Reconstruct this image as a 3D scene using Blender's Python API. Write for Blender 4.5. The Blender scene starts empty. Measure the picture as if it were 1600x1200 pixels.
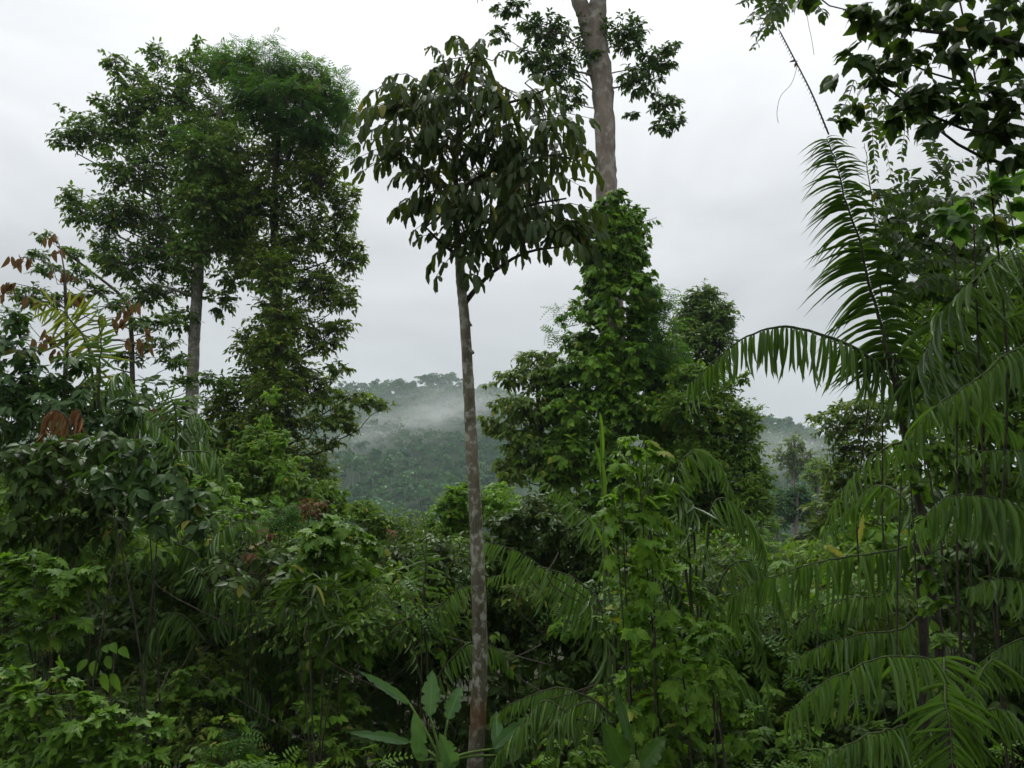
import bpy, math
import numpy as np
from mathutils import Matrix, Vector

# ------------------------------------------------------------------ camera, sky, sun, exposure
scene = bpy.context.scene
COL = scene.collection
rng = np.random.default_rng(11)
FOCAL = 1245.0                     # focal length in photo pixels (1600 wide)
PITCH = math.atan(200.0 / FOCAL)   # camera tilted up a little
CAM = np.array([0.0, 0.0, 1.7])
cam_data = bpy.data.cameras.new("camera")
cam_data.sensor_width = 36.0
cam_data.lens = 36.0 * FOCAL / 1600.0
cam_data.clip_start = 0.05
cam_data.clip_end = 6000.0
cam = bpy.data.objects.new("camera", cam_data)
cam.location = CAM
cam.rotation_euler = (math.pi / 2 + PITCH, 0, 0)
COL.objects.link(cam)
scene.camera = cam

SUN_EL, SUN_AZ = math.radians(52), math.radians(-10)   # hidden sun: ahead of the camera, high behind the cloud
world = bpy.data.worlds.new("World")
scene.world = world
world.use_nodes = True
wn, wl = world.node_tree.nodes, world.node_tree.links
wn.clear()
w_out = wn.new("ShaderNodeOutputWorld")
w_bg = wn.new("ShaderNodeBackground")
w_bg.inputs["Strength"].default_value = 0.1
sky = wn.new("ShaderNodeTexSky")
sky.sky_type = 'NISHITA'
sky.sun_disc = False
sky.sun_elevation = SUN_EL
sky.sun_rotation = SUN_AZ
tc = wn.new("ShaderNodeTexCoord")
sep = wn.new("ShaderNodeSeparateXYZ")
wl.new(tc.outputs["Generated"], sep.inputs[0])


def wmath(op, a, b=None, c=None):
    n = wn.new("ShaderNodeMath")
    n.operation = op
    for i, v in enumerate((a, b, c)):
        if v is None:
            continue
        if isinstance(v, (int, float)):
            n.inputs[i].default_value = v
        else:
            wl.new(v, n.inputs[i])
    return n.outputs[0]


# overcast luminance: brighter towards the zenith, (1 + 2 sin e) / 3
elev = wmath('MAXIMUM', sep.outputs["Z"], 0.0)
grad = wmath('MULTIPLY_ADD', wmath('MULTIPLY', elev, elev), 2.5, 1.0)
wmap = wn.new("ShaderNodeMapping")
wmap.inputs["Scale"].default_value = (1.0, 1.0, 2.2)
wl.new(tc.outputs["Generated"], wmap.inputs[0])
wnoise = wn.new("ShaderNodeTexNoise")
wnoise.inputs["Scale"].default_value = 2.6
wnoise.inputs["Detail"].default_value = 6.0
wnoise.inputs["Roughness"].default_value = 0.52
wnoise.inputs["Distortion"].default_value = 0.4
wl.new(wmap.outputs[0], wnoise.inputs["Vector"])
cl = wmath('MULTIPLY_ADD', wnoise.outputs["Fac"], 1.0, 0.5)
lum = wmath('MULTIPLY', grad, cl)
# soft glow of the veiled sun
sdir = wn.new("ShaderNodeVectorMath")
sdir.operation = 'DOT_PRODUCT'
wl.new(tc.outputs["Generated"], sdir.inputs[0])
sdir.inputs[1].default_value = (math.sin(SUN_AZ) * math.cos(SUN_EL), math.cos(SUN_AZ) * math.cos(SUN_EL), math.sin(SUN_EL))
glow = wmath('MULTIPLY', wmath('POWER', wmath('MAXIMUM', sdir.outputs["Value"], 0.0), 18.0), 0.9)
lum = wmath('MULTIPLY', wmath('ADD', lum, glow), 3.55)
cloud = wn.new("ShaderNodeVectorMath")
cloud.operation = 'SCALE'
cloud.inputs[0].default_value = (0.975, 0.995, 1.01)
wl.new(lum, cloud.inputs["Scale"])
wmix = wn.new("ShaderNodeMix")
wmix.data_type = 'RGBA'
wmix.inputs[0].default_value = 0.96
wl.new(sky.outputs[0], wmix.inputs[6])
wl.new(cloud.outputs[0], wmix.inputs[7])
wl.new(wmix.outputs[2], w_bg.inputs["Color"])
wl.new(w_bg.outputs[0], w_out.inputs["Surface"])

sun_data = bpy.data.lights.new("sun", 'SUN')
sun_data.energy = 1.5
sun_data.angle = math.radians(30)
sun_data.color = (1.0, 0.97, 0.92)
sun = bpy.data.objects.new("sun", sun_data)
sd = Vector((math.sin(SUN_AZ) * math.cos(SUN_EL), math.cos(SUN_AZ) * math.cos(SUN_EL), math.sin(SUN_EL)))
sun.rotation_euler = sd.to_track_quat('Z', 'Y').to_euler()
COL.objects.link(sun)

scene.view_settings.view_transform = 'Standard'
scene.view_settings.look = 'None'
scene.view_settings.exposure = 0.74
scene.view_settings.gamma = 1.0
scene.view_settings.use_curve_mapping = False
scene.render.engine = 'CYCLES'
cy = scene.cycles
cy.max_bounces = 8
cy.diffuse_bounces = 4
cy.glossy_bounces = 2
cy.transmission_bounces = 4
cy.transparent_max_bounces = 4
cy.volume_bounces = 2
cy.use_denoising = True
cy.sample_clamp_indirect = 4.0
cy.caustics_reflective = False
cy.caustics_refractive = False


# ------------------------------------------------------------------ pixel <-> world, terrain
def P(px, py, d):
    """World point at photo pixel (px, py) lying d metres ahead (world Y)."""
    cx, cyy = (px - 800.0) / FOCAL, (600.0 - py) / FOCAL
    s, c = math.sin(PITCH), math.cos(PITCH)
    ray = np.array([cx, c - s * cyy, s + c * cyy])
    return CAM + ray * (d / ray[1])


def mpp(d):
    return d / FOCAL


def vnoise(x, y, seed=0):
    x, y = np.asarray(x, float), np.asarray(y, float)
    v = np.zeros(np.broadcast(x, y).shape)
    for k, (f, a) in enumerate(((1, 1), (2.1, .5), (4.3, .27), (8.7, .14))):
        v = v + a * np.sin(f * x + 1.7 * k + seed + 1.3 * np.sin(f * y * .8 + k)) * np.sin(f * y + 2.3 * k + seed * 1.3 + 1.1 * np.sin(f * x * .7))
    return v


CREST_PX = [-600, 0, 330, 540, 620, 680, 780, 950, 1180, 1240, 1290, 1400, 1700, 2300]
CREST_PY = [705, 680, 658, 634, 622, 614, 622, 642, 684, 702, 728, 752, 757, 735]
CREST_X = [(p - 800) / FOCAL * 620 for p in CREST_PX]
CREST_Z = [float(P(800, q, 620)[2]) for q in CREST_PY]


def H(x, y):
    x, y = np.asarray(x, float), np.asarray(y, float)
    z = np.interp(y, [-400, 2, 9, 30, 80, 200, 240], [0, 0, -3.0, -6, -13, -18, -18])
    cz = np.interp(x, CREST_X, CREST_Z)
    t = np.clip((y - 215) / (620 - 215), 0, 1)
    up = -18 + (cz + 18) * (t * t * (3 - 2 * t) * .45 + t * .55)
    over = np.clip((y - 620) / 500, 0, 1)
    up = up * (1 - over) + (-20) * over
    z = np.where(y > 215, up + np.clip((y - 215) / 60, 0, 1) * 5 * vnoise(x * .021, y * .017, 3), z)
    z = z + np.clip((np.abs(y) - 4) / 30, 0, 1) * .35 * vnoise(x * .33, y * .33, 1)
    return z


# ------------------------------------------------------------------ materials
def new_mat(name):
    m = bpy.data.materials.new(name)
    m.use_nodes = True
    m.node_tree.nodes.clear()
    return m, m.node_tree.nodes, m.node_tree.links


def mix_rgb(N, L, fac, a, b, blend='MIX'):
    n = N.new("ShaderNodeMix")
    n.data_type = 'RGBA'
    n.blend_type = blend
    for sock, v in ((n.inputs[0], fac), (n.inputs[6], a), (n.inputs[7], b)):
        if isinstance(v, (int, float)):
            sock.default_value = v
        elif isinstance(v, tuple):
            sock.default_value = (*v, 1) if len(v) == 3 else v
        else:
            L.new(v, sock)
    return n.outputs[2]


def nmath(N, L, op, a, b=None, c=None):
    n = N.new("ShaderNodeMath")
    n.operation = op
    for i, v in enumerate((a, b, c)):
        if v is None:
            continue
        if isinstance(v, (int, float)):
            n.inputs[i].default_value = v
        else:
            L.new(v, n.inputs[i])
    return n.outputs[0]


def leaf_mat(name, dark, light, trans=(0.16, 0.30, 0.04), tfac=0.3, rough=0.42, vein=0.5, spots=0.0, spot_col=(0.2, 0.15, 0.03), yellow=0.04, spec=0.15):
    m, N, L = new_mat(name)
    at = N.new("ShaderNodeAttribute")
    at.attribute_name = "leaf_uv"
    sp = N.new("ShaderNodeSeparateXYZ")
    L.new(at.outputs["Vector"], sp.inputs[0])
    oi = N.new("ShaderNodeObjectInfo")
    rnd = nmath(N, L, 'FRACT', nmath(N, L, 'MULTIPLY_ADD', oi.outputs["Random"], 7.31, sp.outputs["Z"]))
    rnd2 = nmath(N, L, 'FRACT', nmath(N, L, 'MULTIPLY', rnd, 17.17))
    col = mix_rgb(N, L, rnd, dark, light)
    # a few leaves are turning yellow
    yf = nmath(N, L, 'GREATER_THAN', rnd2, 1.0 - yellow)
    col = mix_rgb(N, L, nmath(N, L, 'MULTIPLY', yf, 0.75), col, (0.26, 0.24, 0.035))
    # fine mottling
    tcn = N.new("ShaderNodeTexCoord")
    no = N.new("ShaderNodeTexNoise")
    no.inputs["Scale"].default_value = 9.0
    no.inputs["Detail"].default_value = 3.0
    L.new(tcn.outputs["Object"], no.inputs["Vector"])
    mot = nmath(N, L, 'MULTIPLY_ADD', no.outputs["Fac"], 0.9, 0.55)
    mul = N.new("ShaderNodeVectorMath")
    mul.operation = 'SCALE'
    L.new(col, mul.inputs[0])
    L.new(mot, mul.inputs["Scale"])
    col = mul.outputs[0]
    # midrib and side veins
    au = nmath(N, L, 'ABSOLUTE', sp.outputs["X"])
    rib = nmath(N, L, 'LESS_THAN', au, 0.07)
    sv = nmath(N, L, 'SINE', nmath(N, L, 'MULTIPLY', nmath(N, L, 'MULTIPLY_ADD', au, -0.35, sp.outputs["Y"]), 52.0))
    svm = nmath(N, L, 'GREATER_THAN', sv, 0.86)
    vm = nmath(N, L, 'MULTIPLY', nmath(N, L, 'MAXIMUM', rib, nmath(N, L, 'MULTIPLY', svm, 0.45)), vein)
    lightv = tuple(min(1.0, c * 1.8 + 0.02) for c in light)
    col = mix_rgb(N, L, vm, col, lightv)
    if spots > 0:
        n2 = N.new("ShaderNodeTexNoise")
        n2.inputs["Scale"].default_value = 14.0
        n2.inputs["Detail"].default_value = 2.0
        L.new(tcn.outputs["Object"], n2.inputs["Vector"])
        sm = nmath(N, L, 'MULTIPLY', nmath(N, L, 'GREATER_THAN', n2.outputs["Fac"], 0.66), spots)
        col = mix_rgb(N, L, sm, col, spot_col)
    bs = N.new("ShaderNodeBsdfPrincipled")
    L.new(col, bs.inputs["Base Color"])
    L.new(nmath(N, L, 'MULTIPLY_ADD', rnd2, 0.22, rough - 0.08), bs.inputs["Roughness"])
    bs.inputs["Specular IOR Level"].default_value = spec
    tr = N.new("ShaderNodeBsdfTranslucent")
    tcol = mix_rgb(N, L, vm, trans, tuple(c * 0.55 for c in trans))
    tcol2 = mix_rgb(N, L, nmath(N, L, 'MULTIPLY', yf, 0.6), tcol, (0.40, 0.34, 0.04))
    L.new(tcol2, tr.inputs["Color"])
    bmp = N.new("ShaderNodeBump")
    bmp.inputs["Strength"].default_value = 0.25
    bmp.inputs["Distance"].default_value = 0.01
    L.new(nmath(N, L, 'MULTIPLY_ADD', vm, -1.0, no.outputs["Fac"]), bmp.inputs["Height"])
    L.new(bmp.outputs[0], bs.inputs["Normal"])
    mx = N.new("ShaderNodeMixShader")
    mx.inputs[0].default_value = tfac
    L.new(bs.outputs[0], mx.inputs[1])
    L.new(tr.outputs[0], mx.inputs[2])
    out = N.new("ShaderNodeOutputMaterial")
    L.new(mx.outputs[0], out.inputs["Surface"])
    return m


def bark_mat(name, a, b, lichen=(0.45, 0.47, 0.42), lf=0.4, scale=6.0, band=0.0, patch=None):
    m, N, L = new_mat(name)
    tcn = N.new("ShaderNodeTexCoord")
    mp = N.new("ShaderNodeMapping")
    mp.inputs["Scale"].default_value = (1, 1, 0.35)
    L.new(tcn.outputs["Object"], mp.inputs[0])
    n1 = N.new("ShaderNodeTexNoise")
    n1.inputs["Scale"].default_value = scale
    n1.inputs["Detail"].default_value = 8.0
    n1.inputs["Roughness"].default_value = 0.65
    L.new(mp.outputs[0], n1.inputs["Vector"])
    cr = N.new("ShaderNodeValToRGB")
    cr.color_ramp.elements[0].position = 0.35
    cr.color_ramp.elements[1].position = 0.68
    L.new(n1.outputs["Fac"], cr.inputs[0])
    col = mix_rgb(N, L, cr.outputs[0], a, b)
    n2 = N.new("ShaderNodeTexNoise")
    n2.inputs["Scale"].default_value = scale * 1.7
    n2.inputs["Detail"].default_value = 4.0
    mp2 = N.new("ShaderNodeMapping")
    mp2.inputs["Location"].default_value = (3, 7, 1)
    mp2.inputs["Scale"].default_value = (1, 1, 0.8)
    L.new(tcn.outputs["Object"], mp2.inputs[0])
    L.new(mp2.outputs[0], n2.inputs["Vector"])
    c2 = N.new("ShaderNodeValToRGB")
    c2.color_ramp.elements[0].position = 0.5
    c2.color_ramp.elements[1].position = 0.62
    L.new(n2.outputs["Fac"], c2.inputs[0])
    col = mix_rgb(N, L, nmath(N, L, 'MULTIPLY', c2.outputs[0], lf), col, lichen)
    n3 = N.new("ShaderNodeTexNoise")
    n3.inputs["Scale"].default_value = scale * 9
    n3.inputs["Detail"].default_value = 3.0
    L.new(mp.outputs[0], n3.inputs["Vector"])
    hgt = nmath(N, L, 'MULTIPLY_ADD', n3.outputs["Fac"], 0.5, n1.outputs["Fac"])
    if patch:
        spz = N.new("ShaderNodeSeparateXYZ")
        L.new(tcn.outputs["Object"], spz.inputs[0])
        zz = nmath(N, L, 'MULTIPLY_ADD', n1.outputs["Fac"], 0.5, spz.outputs["Z"])
        lo_ = nmath(N, L, 'MINIMUM', nmath(N, L, 'MAXIMUM', nmath(N, L, 'MULTIPLY', nmath(N, L, 'SUBTRACT', zz, patch[0]), 6.0), 0.0), 1.0)
        hi_ = nmath(N, L, 'MINIMUM', nmath(N, L, 'MAXIMUM', nmath(N, L, 'MULTIPLY', nmath(N, L, 'SUBTRACT', patch[1], zz), 6.0), 0.0), 1.0)
        k = nmath(N, L, 'MULTIPLY', nmath(N, L, 'MULTIPLY', lo_, hi_), 0.7)
        col = mix_rgb(N, L, k, col, patch[2])
    sc_ = N.new("ShaderNodeVectorMath")
    sc_.operation = 'SCALE'
    L.new(col, sc_.inputs[0])
    L.new(nmath(N, L, 'MULTIPLY_ADD', n3.outputs["Fac"], 0.7, 0.62), sc_.inputs["Scale"])
    bs = N.new("ShaderNodeBsdfPrincipled")
    L.new(sc_.outputs[0], bs.inputs["Base Color"])
    bs.inputs["Roughness"].default_value = 0.8
    bs.inputs["Specular IOR Level"].default_value = 0.3
    bmp = N.new("ShaderNodeBump")
    bmp.inputs["Strength"].default_value = 0.7
    bmp.inputs["Distance"].default_value = 0.02
    L.new(hgt, bmp.inputs["Height"])
    L.new(bmp.outputs[0], bs.inputs["Normal"])
    out = N.new("ShaderNodeOutputMaterial")
    L.new(bs.outputs[0], out.inputs["Surface"])
    return m


def ground_mat(name, a, b, scale):
    m, N, L = new_mat(name)
    tcn = N.new("ShaderNodeTexCoord")
    n1 = N.new("ShaderNodeTexNoise")
    n1.inputs["Scale"].default_value = scale
    n1.inputs["Detail"].default_value = 9.0
    n1.inputs["Roughness"].default_value = 0.7
    L.new(tcn.outputs["Object"], n1.inputs["Vector"])
    col = mix_rgb(N, L, n1.outputs["Fac"], a, b)
    bs = N.new("ShaderNodeBsdfPrincipled")
    L.new(col, bs.inputs["Base Color"])
    bs.inputs["Roughness"].default_value = 0.9
    bs.inputs["Specular IOR Level"].default_value = 0.1
    bmp = N.new("ShaderNodeBump")
    bmp.inputs["Strength"].default_value = 0.8
    bmp.inputs["Distance"].default_value = 0.05
    L.new(n1.outputs["Fac"], bmp.inputs["Height"])
    L.new(bmp.outputs[0], bs.inputs["Normal"])
    out = N.new("ShaderNodeOutputMaterial")
    L.new(bs.outputs[0], out.inputs["Surface"])
    return m


MATS = {
    'tree': leaf_mat("leaf_tree", (0.038, 0.080, 0.014), (0.105, 0.190, 0.030), (0.20, 0.36, 0.03), 0.28, 0.45),
    'tree_warm': leaf_mat("leaf_tree_warm", (0.042, 0.082, 0.012), (0.115, 0.185, 0.022), (0.21, 0.34, 0.02), 0.32, 0.45, yellow=0.06),
    'liana': leaf_mat("leaf_liana", (0.028, 0.085, 0.014), (0.080, 0.185, 0.028), (0.14, 0.32, 0.03), 0.38, 0.5, yellow=0.02),
    'broad': leaf_mat("leaf_broad", (0.026, 0.048, 0.014), (0.058, 0.092, 0.027), (0.12, 0.19, 0.02), 0.22, 0.45, vein=0.35, spots=0.35, spot_col=(0.06, 0.05, 0.02), yellow=0.03),
    'high': leaf_mat("leaf_high", (0.035, 0.072, 0.023), (0.085, 0.146, 0.039), (0.146, 0.277, 0.033), 0.24, 0.45),
    'vine': leaf_mat("leaf_vine", (0.036, 0.094, 0.007), (0.105, 0.205, 0.014), (0.18, 0.37, 0.015), 0.30, 0.44, yellow=0.012),
    'vine_bright': leaf_mat("leaf_vine_bright", (0.055, 0.140, 0.010), (0.150, 0.275, 0.022), (0.25, 0.48, 0.025), 0.36, 0.45, yellow=0.04),
    'shrub': leaf_mat("leaf_shrub", (0.040, 0.098, 0.010), (0.125, 0.215, 0.020), (0.22, 0.40, 0.022), 0.32, 0.46, yellow=0.03),
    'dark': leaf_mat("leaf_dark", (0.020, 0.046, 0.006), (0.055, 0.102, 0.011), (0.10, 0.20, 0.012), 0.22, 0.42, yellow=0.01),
    'glossy': leaf_mat("leaf_glossy", (0.020, 0.058, 0.012), (0.058, 0.120, 0.024), (0.10, 0.22, 0.02), 0.22, 0.42, yellow=0.01, spec=0.28),
    'palm': leaf_mat("leaf_palm", (0.045, 0.108, 0.016), (0.115, 0.210, 0.034), (0.20, 0.40, 0.025), 0.24, 0.33, vein=0.25, yellow=0.0, spec=0.5),
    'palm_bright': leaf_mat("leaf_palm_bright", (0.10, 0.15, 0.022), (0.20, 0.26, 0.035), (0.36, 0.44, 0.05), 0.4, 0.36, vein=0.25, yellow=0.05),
    'banana': leaf_mat("leaf_banana", (0.075, 0.155, 0.055), (0.115, 0.215, 0.080), (0.16, 0.34, 0.06), 0.3, 0.38, vein=0.5, yellow=0.0),
    'dead': leaf_mat("leaf_dead", (0.085, 0.048, 0.022), (0.19, 0.110, 0.045), (0.20, 0.11, 0.035), 0.25, 0.6, spots=0.7, spot_col=(0.06, 0.03, 0.012), yellow=0.0),
    'dead_frond': leaf_mat("leaf_dead_frond", (0.16, 0.07, 0.03), (0.33, 0.17, 0.075), (0.3, 0.15, 0.05), 0.2, 0.6, vein=0.1, yellow=0.0),
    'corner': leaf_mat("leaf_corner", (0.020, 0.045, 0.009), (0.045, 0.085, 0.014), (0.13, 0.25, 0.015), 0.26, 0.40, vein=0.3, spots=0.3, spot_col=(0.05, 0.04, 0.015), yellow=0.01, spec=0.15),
    'corner_green': leaf_mat("leaf_corner_green", (0.05, 0.12, 0.02), (0.09, 0.19, 0.03), (0.22, 0.44, 0.05), 0.4, 0.42, vein=0.4, yellow=0.02),
    'forest': leaf_mat("leaf_forest", (0.014, 0.066, 0.022), (0.062, 0.155, 0.036), (0.10, 0.22, 0.03), 0.15, 0.6, vein=0.0, yellow=0.0),
    'yellow_leaf': leaf_mat("leaf_yellow", (0.24, 0.27, 0.03), (0.34, 0.34, 0.05), (0.45, 0.45, 0.06), 0.35, 0.45, yellow=0.0),
    'bark_pale': bark_mat("bark_pale", (0.10, 0.088, 0.070), (0.26, 0.235, 0.195), (0.44, 0.44, 0.40), 0.6, 7.0, patch=None),
        'bark_grey': bark_mat("bark_grey", (0.09, 0.078, 0.066), (0.21, 0.18, 0.155), (0.33, 0.33, 0.29), 0.45, 3.0),
    'bark_tall': bark_mat("bark_tall", (0.13, 0.105, 0.082), (0.27, 0.225, 0.18), (0.40, 0.39, 0.34), 0.55, 2.2),
    'bark_dark': bark_mat("bark_dark", (0.022, 0.018, 0.012), (0.06, 0.048, 0.033), (0.10, 0.12, 0.06), 0.4, 9.0),
    'twig': bark_mat("bark_twig", (0.055, 0.044, 0.032), (0.12, 0.095, 0.065), (0.15, 0.15, 0.10), 0.3, 20.0),
    'rachis': bark_mat("rachis", (0.030, 0.045, 0.015), (0.075, 0.100, 0.030), (0.10, 0.08, 0.04), 0.3, 20.0),
    'rachis_dark': bark_mat("rachis_dark", (0.035, 0.032, 0.022), (0.075, 0.066, 0.040), (0.10, 0.08, 0.05), 0.3, 20.0),
    'stalk': bark_mat("green_stalk", (0.08, 0.15, 0.03), (0.15, 0.24, 0.05), (0.16, 0.18, 0.05), 0.3, 14.0),
    'soil': ground_mat("soil", (0.010, 0.010, 0.005), (0.032, 0.032, 0.014), 1.5),
    'hill': ground_mat("hill_floor", (0.012, 0.030, 0.008), (0.030, 0.060, 0.016), 0.15),
}


# ------------------------------------------------------------------ mesh helpers
class MB:
    """Collects vertices and faces, builds ONE mesh."""

    def __init__(self):
        self.v, self.a, self.q, self.t, self.n = [], [], [], [], 0

    def add(self, v, q=None, t=None, a=None):
        v = np.asarray(v, float).reshape(-1, 3)
        self.v.append(v)
        self.a.append(np.zeros((len(v), 3)) if a is None else a)
        if q is not None and len(q):
            self.q.append(np.asarray(q, int).reshape(-1, 4) + self.n)
        if t is not None and len(t):
            self.t.append(np.asarray(t, int).reshape(-1, 3) + self.n)
        self.n += len(v)

    def tube(self, pts, rad, sides=6, cap=True):
        pts = np.asarray(pts, float)
        rad = np.broadcast_to(np.asarray(rad, float), (len(pts),))
        tan = np.gradient(pts, axis=0)
        tan /= np.linalg.norm(tan, axis=1)[:, None] + 1e-9
        ref = np.array([0.31, 0.9, 0.2]) if abs(tan[:, 2]).mean() > .6 else np.array([0, 0, 1.0])
        x = np.cross(tan, ref)
        x /= np.linalg.norm(x, axis=1)[:, None] + 1e-9
        y = np.cross(tan, x)
        an = np.arange(sides) / sides * 2 * math.pi
        ring = pts[:, None] + rad[:, None, None] * (np.cos(an)[None, :, None] * x[:, None] + np.sin(an)[None, :, None] * y[:, None])
        m = len(pts)
        i = np.arange(m - 1)[:, None] * sides
        j = np.arange(sides)[None]
        k = (j + 1) % sides
        q = np.stack([i + j, i + k, i + sides + k, i + sides + j], -1).reshape(-1, 4)
        t = [[(m - 1) * sides + s, (m - 1) * sides + s + 1, (m - 1) * sides + sides - 1] for s in range(sides - 2)] if cap else None
        self.add(ring.reshape(-1, 3), q, t)

    def twigs(self, p0, p1, p2, r0, r1):
        """Many three-sided twigs through three points each."""
        T = len(p0)
        if not T:
            return
        pts = np.stack([p0, p1, p2], 1)
        an = np.arange(3) / 3 * 2 * math.pi
        d = p2 - p0
        d /= np.linalg.norm(d, axis=1)[:, None] + 1e-9
        x = np.cross(d, np.array([.2, .3, .93]))
        x /= np.linalg.norm(x, axis=1)[:, None] + 1e-9
        y = np.cross(d, x)
        rr = np.array([r0, (r0 + r1) / 2, r1])
        v = pts[:, :, None] + rr[None, :, None, None] * (np.cos(an)[None, None, :, None] * x[:, None, None] + np.sin(an)[None, None, :, None] * y[:, None, None])
        base = np.array([[s * 3 + j, s * 3 + (j + 1) % 3, s * 3 + 3 + (j + 1) % 3, s * 3 + 3 + j] for s in range(2) for j in range(3)])
        q = (base[None] + (np.arange(T) * 9)[:, None, None]).reshape(-1, 4)
        self.add(v.reshape(-1, 3), q)

    def mesh(self, name, mat, off=(0, 0, 0), smooth=True):
        me = bpy.data.meshes.new(name)
        v = np.concatenate(self.v) - np.asarray(off, float)
        q = np.concatenate(self.q) if self.q else np.zeros((0, 4), int)
        t = np.concatenate(self.t) if self.t else np.zeros((0, 3), int)
        me.vertices.add(len(v))
        me.vertices.foreach_set("co", v.astype(np.float32).ravel())
        loops = np.concatenate([q.ravel(), t.ravel()]).astype(np.int32)
        me.loops.add(len(loops))
        me.loops.foreach_set("vertex_index", loops)
        st = np.concatenate([np.arange(len(q)) * 4, len(q) * 4 + np.arange(len(t)) * 3]).astype(np.int32)
        me.polygons.add(len(st))
        me.polygons.foreach_set("loop_start", st)
        me.update(calc_edges=True)
        if smooth:
            me.polygons.foreach_set("use_smooth", np.ones(len(st), bool))
        a = np.concatenate(self.a)
        at = me.attributes.new("leaf_uv", 'FLOAT_VECTOR', 'POINT')
        at.data.foreach_set("vector", a.astype(np.float32).ravel())
        if mat is not None:
            me.materials.append(MATS[mat] if isinstance(mat, str) else mat)
        return me


def thing(name, label, cat, loc, group=None):
    o = bpy.data.objects.new(name, None)
    o.empty_display_size = 0.2
    o.location = loc
    COL.objects.link(o)
    o['label'] = label
    o['category'] = cat
    if group:
        o['group'] = group
    return o


def link(name, me, parent=None, kind=None, label=None):
    o = bpy.data.objects.new(name, me)
    COL.objects.link(o)
    if parent is not None:
        o.parent = parent
    if kind:
        o['kind'] = kind
    if label:
        o['label'] = label
    return o


def norm(a):
    return a / (np.linalg.norm(a, axis=-1, keepdims=True) + 1e-9)


# ------------------------------------------------------------------ leaf templates (axis +Y, face +Z, unit length)
class Tmpl:
    def __init__(self, v, uv, q, t):
        self.v, self.uv, self.q, self.t = np.array(v, float), np.array(uv, float), np.array(q, int).reshape(-1, 4), np.array(t, int).reshape(-1, 3)


def blade(profile, fold=0.25, curl=0.2, twist=0.0, wave=0.0):
    """profile: list of (v, half width); first and last are points. x is in units of WIDTH, so half width 0.5 is the full leaf."""
    v, uv, q, t = [], [], [], []
    n = len(profile)
    z = lambda s: -curl * s * s
    v.append((0, 0, 0)); uv.append((0, 0))
    for k, (s, h) in enumerate(profile[1:-1]):
        w = wave * (1 if k % 2 else -1)
        tw = twist * s
        for sx in (-1, 0, 1):
            v.append((sx * h, s, z(s) + (abs(sx) * h * fold) * .5 + sx * h * tw + abs(sx) * w))
            uv.append((sx, s))
    v.append((0, profile[-1][0], z(profile[-1][0]))); uv.append((0, 1))
    for sx in (0, 1):
        a = 1 + sx
        t.append((0, a + 1, a) if True else None)
        for k in range(n - 3):
            b = 1 + k * 3 + sx
            q.append((b, b + 1, b + 4, b + 3))
        b = 1 + (n - 3) * 3 + sx
        t.append((b, b + 1, len(v) - 1))
    return Tmpl(v, uv, q, t)


def hexleaf(fold=0.3, curl=0.15, wide=0.45):
    v = [(0, 0, 0), (.42, .35, fold * .25 - curl * .12), (.36, .7, fold * .2 - curl * .5), (0, 1, -curl), (-.36, .7, fold * .2 - curl * .5), (-.42, .35, fold * .25 - curl * .12)]
    uv = [(0, 0), (1, .35), (1, .7), (0, 1), (-1, .7), (-1, .35)]
    return Tmpl(v, uv, [(0, 1, 2, 3), (0, 3, 4, 5)], [])


def fan(outline, cup=0.2, mid=0.32, ripple=0.05):
    """outline: right half, from the stalk notch to the tip, x in width units."""
    r = [(x, y) for x, y in outline]
    left = [(-x, y) for x, y in outline[-2:0:-1]]
    pts = r + left
    v = [(0, mid, 0.03)]
    uv = [(0, mid)]
    for i, (x, y) in enumerate(pts):
        v.append((x, y, -cup * (x * x + (y - mid) ** 2) + ripple * (1 if i % 2 else -1)))
        uv.append((x * 2, y))
    n = len(pts)
    t = [(0, 1 + i, 1 + (i + 1) % n) for i in range(n)]
    return Tmpl(v, uv, [], t)


def pinnate(pairs=7, curl=0.25, lw=0.085, ll=0.30):
    v, uv, q = [], [], []
    for k in range(pairs):
        s = .15 + .8 * k / (pairs - 1)
        l = ll * math.sin(math.pi * (.25 + .65 * s))
        for sx in (-1, 1):
            b = len(v)
            zz = -curl * s * s
            for (a, c) in ((0, 0), (.5, lw * .5), (1, 0), (.5, -lw * .5)):
                v.append((sx * a * l * 1.7, s + a * l * .35 + c, zz - .12 * a * l))
                uv.append((sx * (.2 + a * .5), s))
            q.append((b, b + 1, b + 2, b + 3) if sx < 0 else (b + 3, b + 2, b + 1, b))
    return Tmpl(v, uv, q, [])


def ribbon(curl=0.35, seg=4, fold=0.35):
    pr = [(0, 0)] + [(s, h) for s, h in zip(np.linspace(.06, .85, seg), (.34, .5, .46, .34, .2)[:seg])] + [(1, 0)]
    return blade(pr, fold, curl)


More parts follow.
